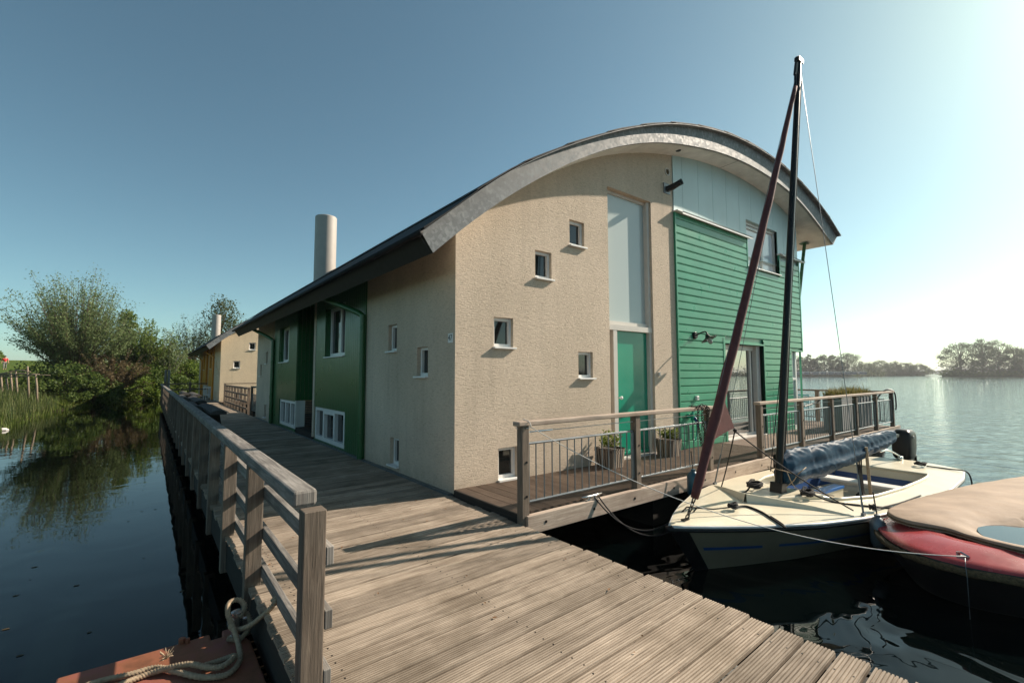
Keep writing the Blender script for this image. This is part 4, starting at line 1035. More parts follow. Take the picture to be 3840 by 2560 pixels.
# deck with cockpit opening
C0, C1 = 2.52, 5.55
cock = lambda s: float(np.interp(s, [2.52, 3.2, 4.2, 5.0, 5.35, 5.55], [0.50, 0.70, 0.74, 0.72, 0.70, 0.66]))
crown = lambda s, t: sheer(s) + 0.055*(1-(t/max(0.05, half(s)))**2)*min(1, s/1.2)
deck_s = sorted(set(list(np.linspace(0, C0, 18)) + list(np.linspace(C0, C1, 22)) + list(np.linspace(C1, LS, 8))))
mb = MB()
for a, b in zip(deck_s[:-1], deck_s[1:]):
    inside = a >= C0-1e-6 and b <= C1+1e-6
    fr = [-1, -0.88, -0.7, -0.5, -0.25, 0, 0.25, 0.5, 0.7, 0.88, 1]
    def col(s):
        h_ = half(s)
        if C0-1e-6 <= s <= C1+1e-6: c = cock(s); return [-h_, -(h_*0.6+c*0.4), -c, -c*0.66, -c*0.33, 0, c*0.33, c*0.66, c, h_*0.6+c*0.4, h_]
        return [h_*q for q in fr]
    A, B_ = col(a), col(b)
    for i in range(10):
        if inside and 2 <= i <= 7: continue
        mb.face([BP(a, A[i], crown(a, A[i])), BP(a, A[i+1], crown(a, A[i+1])), BP(b, B_[i+1], crown(b, B_[i+1])), BP(b, B_[i], crown(b, B_[i]))])
dk = obj('deck', mb, 'cream', boat, smooth=40)
rim = [BP(s, cock(s), crown(s, cock(s))+0.012) for s in np.linspace(C0, C1, 20)]; rim2 = [BP(s, -cock(s), crown(s, cock(s))+0.012) for s in np.linspace(C1, C0, 20)]
mb = MB(); mb.tube(rim+rim2+[rim[0]], 0.022, 8); obj('coaming', mb, 'cream', boat, smooth=True)
mb = MB()      # spray ridge shaped like a V on the foredeck
for sg in (1, -1):
    pts = [BP(1.44, 0, crown(1.44, 0)), BP(1.62, sg*0.22, crown(1.62, sg*0.22)), BP(1.9, sg*0.55, crown(1.9, sg*.55)), BP(2.12, sg*0.84, crown(2.12, sg*.84))] if sg < 0 else \
          [BP(1.44, 0, crown(1.44, 0)), BP(1.66, 0.26, crown(1.66, .26)), BP(1.9, 0.56, crown(1.9, .56)), BP(2.1, 0.88, crown(2.1, .88))]
    rows = []
    for i, p in enumerate(pts):
        h_ = 0.10*(1-i/3.3); d = (pts[min(i+1, 3)]-pts[max(i-1, 0)]).normalized(); nrm_ = Vector((-d.y, d.x, 0))*(0.035)
        rows.append([p+nrm_+Vector((0, 0, -0.01)), p+nrm_*0.35+Vector((0, 0, h_)), p-nrm_*0.35+Vector((0, 0, h_)), p-nrm_+Vector((0, 0, -0.01))])
    mb.grid(rows)
obj('spray_ridge', mb, 'cream', boat, smooth=40)
# raised platform under the mast
mb = MB(); mb.prism([(1.75, -0.13), (2.50, -0.42), (2.50, 0.42), (1.75, 0.13)], lambda p: BP(p[0], p[1], -0.06), lambda p: BP(p[0], p[1], -0.14)); obj('mast_platform', mb, 'cream', boat, bevel=0.02)
# cockpit sides (blue), floor, thwart
zf = -0.50
mb = MB(); cs = np.linspace(C0, C1, 22)
for sg in (1, -1): mb.grid([[BP(s, sg*(cock(s)+0.01), crown(s, cock(s))), BP(s, sg*(cock(s)+0.02), -0.30)] for s in cs])
mb.grid([[BP(C1+0.01, t_, crown(C1, t_)), BP(C1+0.02, t_, -0.32)] for t_ in np.linspace(-cock(C1), cock(C1), 6)])
obj('cockpit_lip', mb, 'cream', boat, smooth=True)
mb = MB()
for sg in (1, -1): mb.grid([[BP(s, sg*(cock(s)+0.03), -0.235), BP(s, sg*(cock(s)-0.03), zf)] for s in cs])
mb.grid([[BP(C1+0.03, t_, -0.235), BP(C1-0.03, t_, zf)] for t_ in np.linspace(-cock(C1), cock(C1), 6)])
mb.grid([[BP(C0-0.01, t_, crown(C0, t_)-0.01), BP(C0-0.02, t_, zf)] for t_ in np.linspace(-cock(C0), cock(C0), 6)])
obj('cockpit_side', mb, 'boatblue', boat, smooth=True)
mb = MB(); mb.grid([[BP(s, -cock(s)-0.04, zf), BP(s, 0, zf), BP(s, cock(s)+0.04, zf)] for s in cs]); obj('cockpit_floor', mb, 'cream', boat)
mb = MB(); mb.bx(0, 0, 0, 0, 0, 0) if False else None
mb.box(BP(5.0, 0, -0.325), (0.28, 1.42, 0.04), (AV, NV, Vector((0, 0, 1)))); mb.box(BP(5.05, 0, -0.38), (0.04, 1.38, 0.07), (AV, NV, Vector((0, 0, 1)))); obj('thwart', mb, 'bench', boat, bevel=0.012)
mb = MB(); mb.box(BP(3.3, 0, -0.38), (1.4, 0.12, 0.26), (AV, NV, Vector((0, 0, 1)))); cb = obj('centreboard_case', mb, 'cream', boat, bevel=0.01)
mb = MB(); mb.box(BP(3.3, 0, -0.235), (1.42, 0.14, 0.035), (AV, NV, Vector((0, 0, 1)))); mb.box(BP(2.66, 0, -0.17), (0.05, 0.05, 0.16), (AV, NV, Vector((0, 0, 1)))); obj('case_cap', mb, 'bluetrim', cb)
# mast and its gear
MT = Vector((4.10, -2.72, 5.97)); MBs = Vector((3.36, -2.50, -0.10)); ml = lambda f: MBs.lerp(MT, f)
mb = MB(); mb.tube([ml(f) for f in (0, 0.06, 0.5, 0.8, 1)], [0.054, 0.054, 0.052, 0.047, 0.040], 16, el=0.8); mast = obj('mast', mb, 'blackmast', boat, smooth=40)
mb = MB(); d_ = (MT-MBs).normalized(); mb.bar(MT-d_*0.02, MT+d_*0.04, 0.07, 0.13, AV); mb.bar(MT+d_*0.03-AV*0.07, MT+d_*0.03+AV*0.10, 0.03, 0.04); mb.bar(MT-AV*0.07-d_*0.05, MT-AV*0.09-d_*0.25, 0.035, 0.035); obj('masthead', mb, 'black', mast)
mb = MB(); mb.bar(MBs-d_*0.02, MBs+d_*0.16, 0.15, 0.13, AV); mb.box(MBs+Vector((0, 0, -0.01)), (0.2, 0.16, 0.03), (AV, NV, Vector((0, 0, 1)))); obj('mast_step', mb, 'black', mast)
for o1, r_ in ((0.075, 0.007), (0.10, 0.005)):
    mb = MB(); mb.tube([MT+AV*o1-d_*0.15, ml(0.4)+AV*(o1+0.035)-NV*0.01, ml(0.04)+AV*(o1+0.05)], r_, 6); obj('halyard', mb, 'blackrope', mast)
mb = MB(); mb.tube([ml(0.5)-AV*0.07, ml(0.25)-AV*0.10, ml(0.05)-AV*0.12+NV*(-0.05)], 0.005, 6); obj('halyard', mb, 'blackrope', mast)
# furled jib in its maroon sleeve
J0, J1 = Vector((1.60, -2.385, 0.12)), Vector((3.98, -2.70, 5.55)); jl = lambda f: J0.lerp(J1, f) + AV*(0.05*math.sin(math.pi*f)) + Vector((0, 0, -0.0))
mb = MB(); fs = np.linspace(0, 1, 60)
mb.tube([jl(f)+NV*0.008*noise.noise((f*14, 2, 5)) for f in fs], [float(np.interp(f, [0, 0.03, 0.15, 0.4, 0.7, 1], [0.040, 0.048, 0.057, 0.050, 0.041, 0.028]))*(1+0.10*noise.noise((f*22, 0, 0))) for f in fs], 12)
jib = obj('furled_jib', mb, 'maroon', boat, smooth=True)
CL = Vector((2.44, -2.42, 0.82))
mb = MB(); a_, b_ = jl(0.205), jl(0.105)
rows = []
for i in range(6):
    f = i/5; p = (a_.lerp(CL, f)); q = (b_.lerp(CL, f)); rows.append([p+NV*0.008, q+NV*0.008+Vector((0, 0, 0.012*math.sin(math.pi*f)))])
mb.grid(rows); mb.grid([[p-NV*0.016 for p in r] for r in rows]); obj('jib_clew', mb, 'maroon', jib)
mb = MB()
for q in range(3): mb.tube([CL+Vector((-0.07+0.02*q, 0.0, 0.03-0.01*q)), CL+Vector((0.02, -0.01, -0.02))], 0.004, 5)
mb.revolve([(0.001, -0.02), (0.022, -0.012), (0.024, 0.01), (0.001, 0.02)], CL+Vector((0.025, 0, -0.03)), 8); obj('clew_knot', mb, 'blackrope', jib)
mb = MB(); mb.tube(sag(CL+Vector((0.02, 0, -0.04)), (3.25, -1.80, -0.11), 0.03), 0.008, 6); obj('jib_sheet', mb, 'blackrope', jib, smooth=True)
mb = MB(); mb.tube(sag(CL+Vector((0.02, 0, -0.04)), BP(2.15, 0.86, -0.10), 0.04), 0.008, 6); obj('jib_sheet', mb, 'blackrope', jib, smooth=True)
mb = MB(); chain(mb, [J0, J0.lerp(Vector(BP(0.24, 0, -0.08)), 0.5)+Vector((0.02, 0, 0)), BP(0.24, 0.02, -0.07)], 0.06, 0.007); mb.box(BP(0.24, 0, -0.085), (0.10, 0.04, 0.012), (AV, NV, Vector((0, 0, 1)))); obj('tack_chain', mb, 'brass', boat)
mb = MB(); mb.tube([J1, MT-AV*0.08-d_*0.2], 0.02, 8); obj('jib_strop', mb, 'black', boat)
# shrouds and stays
def stay(p0, p1, r=0.0042): 
    mb = MB(); mb.tube([p0, p1], r, 6); obj('shroud', mb, 'steel', boat)
stay(MT-d_*0.12+AV*0.05, BP(2.24, half(2.24)-0.03, -0.14)); stay(MT-d_*0.12, BP(2.24, -half(2.24)+0.03, -0.14)); stay(MT-d_*0.2-AV*0.05, BP(0.28, 0, -0.08), 0.004)
for sg, q in ((1, 2.24), (-1, 2.24)):
    mb = MB(); p = BP(q, sg*(half(q)-0.03), -0.14); tt = p.lerp(MT, 0.07); mb.tube([p, tt], 0.011, 8); mb.box(p, (0.06, 0.03, 0.03), (AV, NV, Vector((0, 0, 1)))); obj('turnbuckle', mb, 'steel', boat)
# boom under a wrinkled blue cover
B0, B1 = Vector((3.44, -2.52, 0.22)), Vector((7.36, -2.79, 0.36))
mb = MB(); mb.tube([B0, B1+AV*0.08], 0.04, 10); mb.box(B1+AV*0.10, (0.12, 0.07, 0.05), (AV, NV, Vector((0, 0, 1)))); boom = obj('boom', mb, 'blackmast', boat)
mb = MB(); rows = []; nS, nA = 170, 56
for i in range(nS+1):
    f = i/nS; c = B0.lerp(B1, f); hz = float(np.interp(f, [0, 0.04, 0.25, 0.6, 0.9, 1], [0.14, 0.205, 0.21, 0.165, 0.12, 0.08])); wy = hz*0.60
    sagz = -0.03*math.sin(math.pi*f)
    row = []
    for j in range(nA):
        a = 2*math.pi*j/nA; ca, sa = math.cos(a), math.sin(a)
        ph = f*46+sa*2.6+2.2*noise.noise((f*7, ca, sa)); w = 0.20*noise.noise((f*8, ca*1.3, sa*1.3)) - 0.13*abs(math.sin(ph*0.5+2.5*noise.noise((f*5, 3, 3))))**0.6*max(0, 0.45+1.1*noise.noise((f*9, sa*2, 4))) + 0.30*abs(noise.noise((f*20+sa*1.6, ca*2.0, 1+sa))) + 0.05*noise.noise((f*50, ca*4, sa*4))
        rz = hz*(1+w*0.55); ry = wy*(1+w*0.75)
        zz = sa*rz + sagz + (0.02 if sa > 0 else -0.02)
        row.append(c + NV*(ca*ry*(1.15 if sa < 0 else 0.8)) + Vector((0, 0, zz)) + AV*0.02*w)
    rows.append(row)
mb.grid(rows, 0, 0.5, True); mb.face(rows[0][::-1]); mb.face(rows[-1]); obj('boom_cover', mb, 'tarp', boat, smooth=True)
mb = MB(); mb.tube(smooth_path([ml(0.02)+NV*0.1, B0+NV*0.18+Vector((0, 0, -0.05)), B0+Vector((-0.12, 0.0, 0.02)), B0-NV*0.17, B0+AV*0.25-NV*0.05+Vector((0, 0, -.18)), B0+AV*0.1+NV*0.2+Vector((0, 0, 0.0)), B0+AV*0.3+NV*0.17+Vector((0, 0, 0.02))], 8), 0.006, 5)
mb.tube(smooth_path([B0+NV*0.12-AV*0.1, B0+NV*0.17+Vector((0, 0, -0.2)), BP(2.5, 0.3, -0.05), BP(2.7, 0.45, -0.1)], 8), 0.006, 5); obj('cover_lashing', mb, 'tanrope', boat)
mb = MB(); cpt = B0.lerp(B1, 0.62)
mb.tube([cpt+NV*0.10, Vector((cpt.x, cpt.y, zf))+NV*0.13], 0.022, 10); obj('boom_crutch', mb, 'tanrope', boat)
mb = MB()
for q in range(5): mb.tube(smooth_path([cpt+NV*(0.02*q-0.05)+Vector((0, 0, -0.15)), Vector((cpt.x+0.03*q-0.05, cpt.y+0.02*(q % 2), -0.1)), Vector((cpt.x-0.04+0.02*q, cpt.y-0.03, zf+0.06))], 6), 0.011, 6)
mb.bar(cpt+Vector((-.05, 0, -.2)), Vector((cpt.x-0.05, cpt.y, zf+0.1)), 0.09, 0.06); mb.revolve([(0.001, 0), (0.07, 0.0), (0.07, 0.05), (0.03, 0.09)], (cpt.x, cpt.y, zf), 12); obj('mainsheet_tackle', mb, 'blackrope', boat)
# tiller, deck fittings
mb = MB(); mb.tube(smooth_path([BP(5.85, -0.05, 0.10), BP(6.15, -0.05, 0.10), BP(6.4, -0.03, 0.03), BP(6.62, 0.0, -0.06)], 6), 0.017, 8); mb.box(BP(6.62, 0, -0.09), (0.1, 0.06, 0.08), (AV, NV, Vector((0, 0, 1)))); obj('tiller', mb, 'stainless', boat, smooth=True)
def coil(name, label, c, r, turns, tail, mat='blackrope', rr=0.011):
    t = thing(name, label, 'rope', tuple(c)); c = Vector(c)
    P_ = []
    for i in range(turns*10):
        a = i*0.628; q = r*(0.75+0.3*noise.noise((i*0.13, c.x, 1))); P_.append(c+AV*(math.cos(a)*q*1.4)+NV*(math.sin(a)*q)+Vector((0, 0, 0.012+0.07*abs(noise.noise((i*0.3, 5, c.y)))+0.006*i/10)))
    mb = MB(); mb.tube(P_, rr, 6); obj('coil', mb, mat, t, smooth=True)
    if tail: mb = MB(); mb.tube(smooth_path(tail, 8), rr, 6); obj('tail', mb, mat, t, smooth=True)
    return t
zd = lambda s, t_: crown(s, t_)+0.012
coil('mooring_rope', 'black rope knotted on the foredeck with its doubled end lying to starboard', BP(0.98, 0.10, zd(0.98, 0.1)), 0.06, 4, [BP(0.98, 0.10, -0.06), BP(1.2, 0.12, zd(1.2, .12)), BP(1.18, 0.3, zd(1.18, .3)), BP(1.10, 0.46, zd(1.1, .46)), BP(1.02, 0.62, zd(1.02, .62)), BP(1.0, 0.66, zd(1, .66)), BP(1.06, 0.60, zd(1, .6)), BP(1.14, 0.44, zd(1.1, .46))], rr=0.012)
coil('mooring_rope', 'black rope coiled on the aft deck of the sailing boat', BP(6.25, 0.38, zd(6.25, .38)), 0.09, 5, [BP(6.3, 0.45, -0.12), BP(6.45, 0.7, zd(6.45, .7)), BP(6.5, 0.92, -0.17), BP(6.5, 0.97, -0.40)])
coil('black_block', 'tangle of black line and pulley at the port foot of the mast', BP(2.15, -0.28, zd(2.15, -.28)+0.02), 0.10, 9, [BP(2.1, -0.3, -0.02), BP(1.9, -0.28, zd(1.9, -.28)), BP(1.8, -0.4, zd(1.8, -.4)), BP(1.72, -0.36, zd(1.7, -.36))])
coil('black_block', 'tangle of black line and pulley at the starboard foot of the mast', BP(2.28, 0.32, zd(2.28, .32)+0.02), 0.08, 9, [BP(2.3, 0.35, -0.03), BP(2.42, 0.52, zd(2.4, .52)), BP(2.6, 0.78, zd(2.6, .78)), BP(2.85, 0.98, zd(2.85, .98)), BP(2.95, 1.0, -0.15)])
coil('shroud_line', 'small black lashing at the starboard shroud beside the red boat', BP(2.5, 0.93, zd(2.5, .93)), 0.035, 5, [BP(2.5, 0.93, -0.13), BP(3.2, 0.98, -0.15), BP(3.9, 1.0, -0.155)])
# outboard
t = thing('outboard_motor', 'black outboard motor tilted up on the stern of the sailing boat', 'outboard motor', tuple(BP(7.0, 0.0, -0.2)))
mb = MB(); oc = Vector((8.40, -2.70, 0.13)); rows = []
for i in range(13):
    f = i/12; z = -0.28+0.54*f
    a = float(np.interp(f, [0, 0.06, 0.35, 0.8, 0.95, 1], [0.165, 0.195, 0.215, 0.215, 0.185, 0.13])); b = a*0.72; lean = 0.05*(f-0.4); row = []
    for j in range(24):
        an = 2*math.pi*j/24; ca, sa = math.cos(an), math.sin(an); p = 0.42
        row.append(oc + AV*(abs(ca)**p*(1 if ca > 0 else -1)*a+lean) + NV*(abs(sa)**p*(1 if sa > 0 else -1)*b) + Vector((0, 0, z)))
    rows.append(row)
mb.grid(rows, 0, 0.5, True); mb.face(rows[-1]); mb.face(rows[0][::-1]); obj('cowling', mb, 'black', t, smooth=40)
mb = MB(); mb.bar(oc+Vector((0, 0, -0.28)), oc+Vector((0.05, 0, -0.85)), 0.12, 0.16, AV); mb.box(oc+Vector((0.02, 0, -0.31)), (0.30, 0.2, 0.08), (AV, NV, Vector((0, 0, 1)))); mb.bar(oc+AV*0.22+Vector((0, 0, 0.1)), oc+AV*0.24+Vector((0, 0, -0.3)), 0.12, 0.05, AV); obj('leg', mb, 'black', t, bevel=0.01)
mb = MB(); mb.box(oc+Vector((-0.12, 0, -0.36)), (0.22, 0.24, 0.12), (AV, NV, Vector((0, 0, 1)))); mb.tube([oc+AV*0.18+NV*0.05+Vector((0, 0, -.30)), oc+AV*0.34+NV*0.06+Vector((0, 0, -.26)), oc+AV*0.36+NV*0.06+Vector((0, 0, -.45))], 0.03, 8); obj('clamp_bracket', mb, 'black', t, bevel=0.01)
mb = MB(); mb.revolve([(0.001, 0.012), (0.03, 0.01), (0.034, 0)], oc+NV*0.165-AV*0.06+Vector((0, 0, 0.13)), 12, 0, (AV, Vector((0, 0, 1)), NV)); obj('badge', mb, 'steel', t)
# fenders
def fender(name, label, c, mat, r, L):
    t = thing(name, label, 'fender', tuple(c)); c = Vector(c)
    mb = MB(); mb.revolve([(0.001, -L/2), (r*0.7, -L*0.44), (r, -L*0.32), (r, L*0.32), (r*0.7, L*0.44), (0.03, L*0.5), (0.03, L*0.58), (0.001, L*0.6)], c, 18); obj('body', mb, mat, t, smooth=40)
    mb = MB(); mb.tube([c+Vector((0, 0, L*0.55)), c+Vector((0.01, 0.03, L*0.55+0.25))], 0.007, 6); obj('lanyard', mb, 'blackrope', t)
fender('boat_fender', 'dark blue fender hanging from the terrace beam by the maroon sleeve', (2.88, -1.60, -0.06), 'fenderblue', 0.085, 0.36)
fender('boat_fender', 'grey fender hanging between the sailing boat and the red boat', tuple(BP(2.2, 1.07, -0.30)), 'steel', 0.075, 0.34)

# ================================================================== RED BOAT
rb = thing('red_boat', 'red boat with a tan canvas cover at the right edge', 'boat', (4.2, -4.3, ZW))
gw = [(8.4, -4.55), (7.2, -4.14), (6.0, -3.82), (5.2, -3.66), (4.6, -3.56), (4.1, -3.50), (3.55, -3.51), (3.2, -3.61), (2.86, -3.80), (2.68, -4.0), (2.60, -4.28), (2.66, -4.60), (2.84, -4.95), (3.16, -5.22), (3.7, -5.44), (4.6, -5.68), (5.4, -5.92), (6.4, -6.15), (8.0, -6.4)]
G2 = smooth_path([(x, y, 0) for x, y in gw], 6); cen = lambda p: Vector((max(p.x, 3.7), -4.40-0.24*(max(p.x, 3.7)-3.7), 0))
zg = lambda p: float(np.interp(p.x, [2.6, 3.6, 5], [-0.215, -0.235, -0.26]))
ins = lambda p, d: p + (cen(p)-p).normalized()*d
mb = MB(); rows = []
for d, dz in ((0.0, 0.0), (-0.012, -0.03), (0.03, -0.12), (0.12, -0.27), (0.25, -0.45), (0.40, -0.75)):
    rows.append([Vector((*ins(p, d).xy, zg(p)+dz)) for p in G2])
mb.grid(rows); obj('hull', mb, 'redboatside', rb, smooth=True)
mb = MB(); rows = []
for d, dz in ((-0.012, -0.01), (0.0, 0.008), (0.08, 0.03), (0.20, 0.062), (0.36, 0.09), (0.50, 0.085), (0.62, 0.02), (0.95, -0.05)): rows.append([Vector((*ins(p, d).xy, zg(p)+dz)) for p in G2])
mb.grid(rows); obj('deck', mb, 'redhull', rb, smooth=True)
mb = MB(); mb.tube([Vector((*ins(p, -0.02).xy, zg(p)-0.055)) for p in G2], 0.032, 9, 0, True, 0.5, 70.0, 3); obj('rope_fender', mb, 'oldrope', rb, smooth=True)
# canvas outline: hugs the far rail, leaves a red foredeck at the bow
cv = [(8.4, -4.68), (7.2, -4.27), (6.0, -3.95), (5.2, -3.78), (4.6, -3.68), (4.1, -3.61), (3.62, -3.585), (3.38, -3.67), (3.24, -3.86), (3.27, -4.12), (3.17, -4.34), (3.09, -4.53), (3.06, -4.72), (3.16, -4.92), (3.48, -5.12), (4.0, -5.30), (4.7, -5.58), (5.5, -5.82), (6.5, -6.03), (8.0, -6.27)]
C2 = smooth_path([(x, y, 0) for x, y in cv], 6)
def canvas_z(p, e):
    z = -0.085 + 0.075*(1-math.exp(-e/0.30)) + 0.01*min(1, e/0.8)
    dd = math.hypot((p.x-3.55)/0.80, (p.y+4.64)/0.52); z -= 0.19*math.exp(-dd*dd*2.2)*(1-math.exp(-(e/0.2)**2))
    return z + 0.012*noise.noise((p.x*2.2, p.y*2.2, 0)) + 0.006*noise.noise((p.x*9, p.y*5, 2))
mb = MB(); rows = []
rows.append([Vector((*p.xy, -0.135)) for p in C2])
for q in [0, 0.02, 0.05, 0.09, 0.14, 0.2, 0.28, 0.36, 0.45, 0.55, 0.65, 0.76, 0.88, 0.97, 1.0]:
    r_ = []
    for p in C2:
        c = Vector((max(p.x, 4.15), -4.45-0.24*(max(p.x, 4.15)-3.7), 0)); v = p.lerp(c, q); e = (p-v).length if q < 1 else 0.8; r_.append(Vector((v.x, v.y, canvas_z(v, e))))
    rows.append(r_)
mb.grid(rows); obj('canvas_cover', mb, 'canvas', rb, smooth=True)
mb = MB(); mb.tube([Vector((*p.xy, -0.115)) for p in C2], 0.009, 6); obj('cover_hem', mb, 'oldrope', rb)
mb = MB()
mb.face([(3.62+0.50*math.cos(a), -4.66+0.34*math.sin(a), -0.101) for a in np.linspace(0, 2*math.pi, 40)[:-1]]); obj('rain_pool', mb, 'pool', rb)
mb = MB(); mb.box((2.74, -4.34, -0.185), (0.06, 0.05, 0.03)); mb.tube([(2.71, -4.38, -0.17), (2.74, -4.32, -0.15), (2.78, -4.28, -0.17)], 0.01, 6); obj('bow_cleat', mb, 'stainless', rb)
rope('mooring_line', 'thin white mooring line from the terrace rail post to the red boat', [sag((0.03, -1.46, 0.93), (2.68, -4.36, -0.16), 0.30, 30), smooth_path([(0.06, -1.33, 0.985), (0.03, -1.47, 0.97), (0.03, -1.47, 0.91), (-0.05, -1.35, 0.90), (0.05, -1.33, 0.96), (0.06, -1.47, 0.93)], 6)], 'whiterope', 0.0042)
rope('mooring_line', 'black mooring line from the terrace cleat to the bow of the sailing boat', [sag((1.02, -1.46, 0.04), tuple(BP(0.55, -0.2, -0.05)), 0.32, 24), sag((1.08, -1.47, 0.04), tuple(BP(0.6, -0.1, -0.04)), 0.38, 24), [BP(0.55, -0.2, -0.05), BP(0.75, 0.0, -0.06), BP(0.98, 0.1, -0.05)]], 'blackrope', 0.008)
rope('mooring_line', 'thin grey line hanging from the bow of the red boat into the water', [[(2.64, -4.36, -0.165), (2.57, -4.37, -0.21), (2.545, -4.38, -0.3), (2.55, -4.38, -0.8)]], 'steel', 0.003)

# ================================================================== VEGETATION
def leaf_cloud(mb, centres, size, elong=2.0, rg=rng, droop=0.0):
    C = np.asarray(centres); n = len(C)
    d = rg.normal(size=(n, 3)); d[:, 2] -= droop; d /= np.linalg.norm(d, axis=1)[:, None]
    e = rg.normal(size=(n, 3)); e -= d*(e*d).sum(1)[:, None]; e /= np.linalg.norm(e, axis=1)[:, None]
    L = size*(0.6+0.8*rg.random(n))[:, None]; Wd = L/elong
    P0 = C-d*L*0.5; P1 = C+e*Wd*0.5; P2 = C+d*L*0.5; P3 = C-e*Wd*0.5; rr = rg.random(n)
    b = len(mb.v); V = np.stack([P0, P1, P2, P3], 1).reshape(-1, 3); mb.v += V.tolist()
    mb.f += [(b+4*i, b+4*i+1, b+4*i+2, b+4*i+3) for i in range(n)]; mb.u += [(0, 0), (1, 0), (1, 1), (0, 1)]*n; mb.r += rr.tolist(); mb.m += [0]*n
VEG = 'trees and shrubs on the bank'
def shoots_tree(name, label, base, trunk_h, trunk_r, nsh, length, spread, leaf, lmat, bmat, nleaf, rg_seed, lean=(0, 0), lo=0.25, cat='tree', r0=0.05, group=VEG, up_pow=0.75, flat=0.16):
    rg = np.random.default_rng(rg_seed); t = thing(name, label, cat, base, group); base = Vector(base)
    tb = MB(); top = base+Vector((lean[0], lean[1], trunk_h))
    tb.tube([base-Vector((0, 0, 0.3)), base.lerp(top, 0.5), top], [trunk_r*1.3, trunk_r, trunk_r*1.25], 10)
    pts = []
    for i in range(nsh):
        az = rg.random()*6.283; pol = spread*(rg.random()**up_pow); L = length*(0.62+0.42*rg.random())*(1-flat*(pol/max(.1, spread))**2)
        d = Vector((math.sin(pol)*math.cos(az), math.sin(pol)*math.sin(az), math.cos(pol)))
        p0 = top+Vector((d.x, d.y, 0))*trunk_r*0.8-Vector((0, 0, 0.15*rg.random()*trunk_h)); bend = Vector((0, 0, 1))*0.10*L*rg.random()+Vector((rg.normal(), rg.normal(), 0))*0.04*L
        P_ = [p0 + d*L*f + bend*f*f for f in (0, 0.33, 0.66, 1.0)]
        tb.tube(P_, [r0, r0*0.7, r0*0.42, r0*0.12], 5, cap=False)
        for q in range(2):
            f0 = 0.35+0.4*rg.random(); s0 = P_[0]+d*L*f0+bend*f0*f0; dd = (d+Vector((rg.normal(), rg.normal(), rg.normal()))*0.35).normalized(); tl_ = L*0.28*(0.6+0.6*rg.random()); tb.tube([s0, s0+dd*tl_*0.5, s0+dd*tl_], [r0*0.35, r0*0.2, r0*0.08], 4, cap=False)
            for _ in range(int(nleaf*0.22)): f = rg.random(); pts.append(s0+dd*tl_*f+Vector(rg.normal(size=3))*0.10*length/7)
        for _ in range(nleaf):
            f = lo+(1.02-lo)*rg.random()**0.75; pts.append(p0+d*L*f+bend*f*f+Vector(rg.normal(size=3))*(0.07+0.10*f)*length/7)
    obj('trunk', tb, bmat, t, smooth=True)
    mb = MB(); leaf_cloud(mb, [tuple(p) for p in pts], leaf, 2.4, rg); obj('crown', mb, lmat, t, weld=False)
    return t
def round_tree(name, label, base, H, Wd, leaf, lmat, nclump, nleaf, seed, trunk_f=0.28, cat='tree', group=VEG, bmat='bark', tr=None, pointy=0.0, dens=1.0):
    rg = np.random.default_rng(seed); t = thing(name, label, cat, base, group); base = Vector(base)
    tb = MB(); r = tr or H*0.028; tops = base+Vector((rg.normal()*0.03*H, rg.normal()*0.03*H, H*0.85))
    tb.tube([base-Vector((0, 0, 0.3)), base.lerp(tops, 0.3), base.lerp(tops, 0.65), tops], [r*1.25, r*0.9, r*0.5, r*0.12], 8)
    pts = []
    for i in range(nclump):
        f = trunk_f+(1-trunk_f)*((i+0.5)/nclump); az = i*2.399+rg.normal()*0.4
        prof = math.sqrt(max(0.02, 1-((f-trunk_f)/(1-trunk_f)*2-0.85)**2*0.80)) if pointy == 0 else (1-((f-trunk_f)/(1-trunk_f))*0.9)
        rad = Wd*0.5*prof*(0.35+0.65*math.sqrt(rg.random())); c = base+Vector((math.cos(az)*rad, math.sin(az)*rad, H*f*(0.96+0.05*rg.normal())))
        st = base.lerp(tops, min(0.95, max(0.15, f*0.72-0.02))); tb.tube([st, st.lerp(c, 0.5)+Vector((0, 0, 0.02*H)), c], [r*0.35, r*0.2, r*0.05], 5, cap=False)
        cr = Wd*(0.10+0.10*rg.random()); m = int(nleaf*(0.5+rg.random()))
        q = rg.normal(size=(m, 3)); q /= np.linalg.norm(q, axis=1)[:, None]; q *= (rg.random(m)**0.45)[:, None]*cr; q[:, 2] *= 0.72
        pts.append(q+np.array(c))
    obj('trunk', tb, bmat, t, smooth=True)
    mb = MB(); leaf_cloud(mb, np.concatenate(pts), leaf, 1.7, rg); obj('crown', mb, lmat, t, weld=False)
    return t
def gz(x, y): return land_z(x, y)
# pollard willow
shoots_tree('pollard_willow', 'large fan shaped pollard willow with thin upright shoots on the canal bank', (-7.6, 42.5, gz(-7.6, 42.5)), 1.4, 0.42, 180, 7.5, R(52), 0.135, 'leaf_willow', 'bark', 200, 3, r0=0.045, lo=0.18, up_pow=0.62, flat=0.34)
shoots_tree('brown_shrub', 'brown budding shrub leaning over the canal right of the willow', (-5.4, 41.6, gz(-5.4, 41.6)), 0.5, 0.15, 60, 3.6, R(75), 0.15, 'leaf_brown', 'greybark', 120, 4, lo=0.2, cat='shrub', r0=0.03)
round_tree('young_tree', 'young green tree rising right behind the willow', (-5.0, 49.4, gz(-5, 49.4)), 7.0, 3.2, 0.20, 'leaf_green', 40, 150, 5, 0.2, pointy=0.6)
shoots_tree('green_shrub', 'tall fresh green shrub with upright shoots in the middle of the bank', (-3.4, 48.2, gz(-3.4, 48.2)), 0.6, 0.12, 60, 5.2, R(34), 0.20, 'leaf_green', 'bark', 130, 6, lo=0.1, cat='shrub', r0=0.03)
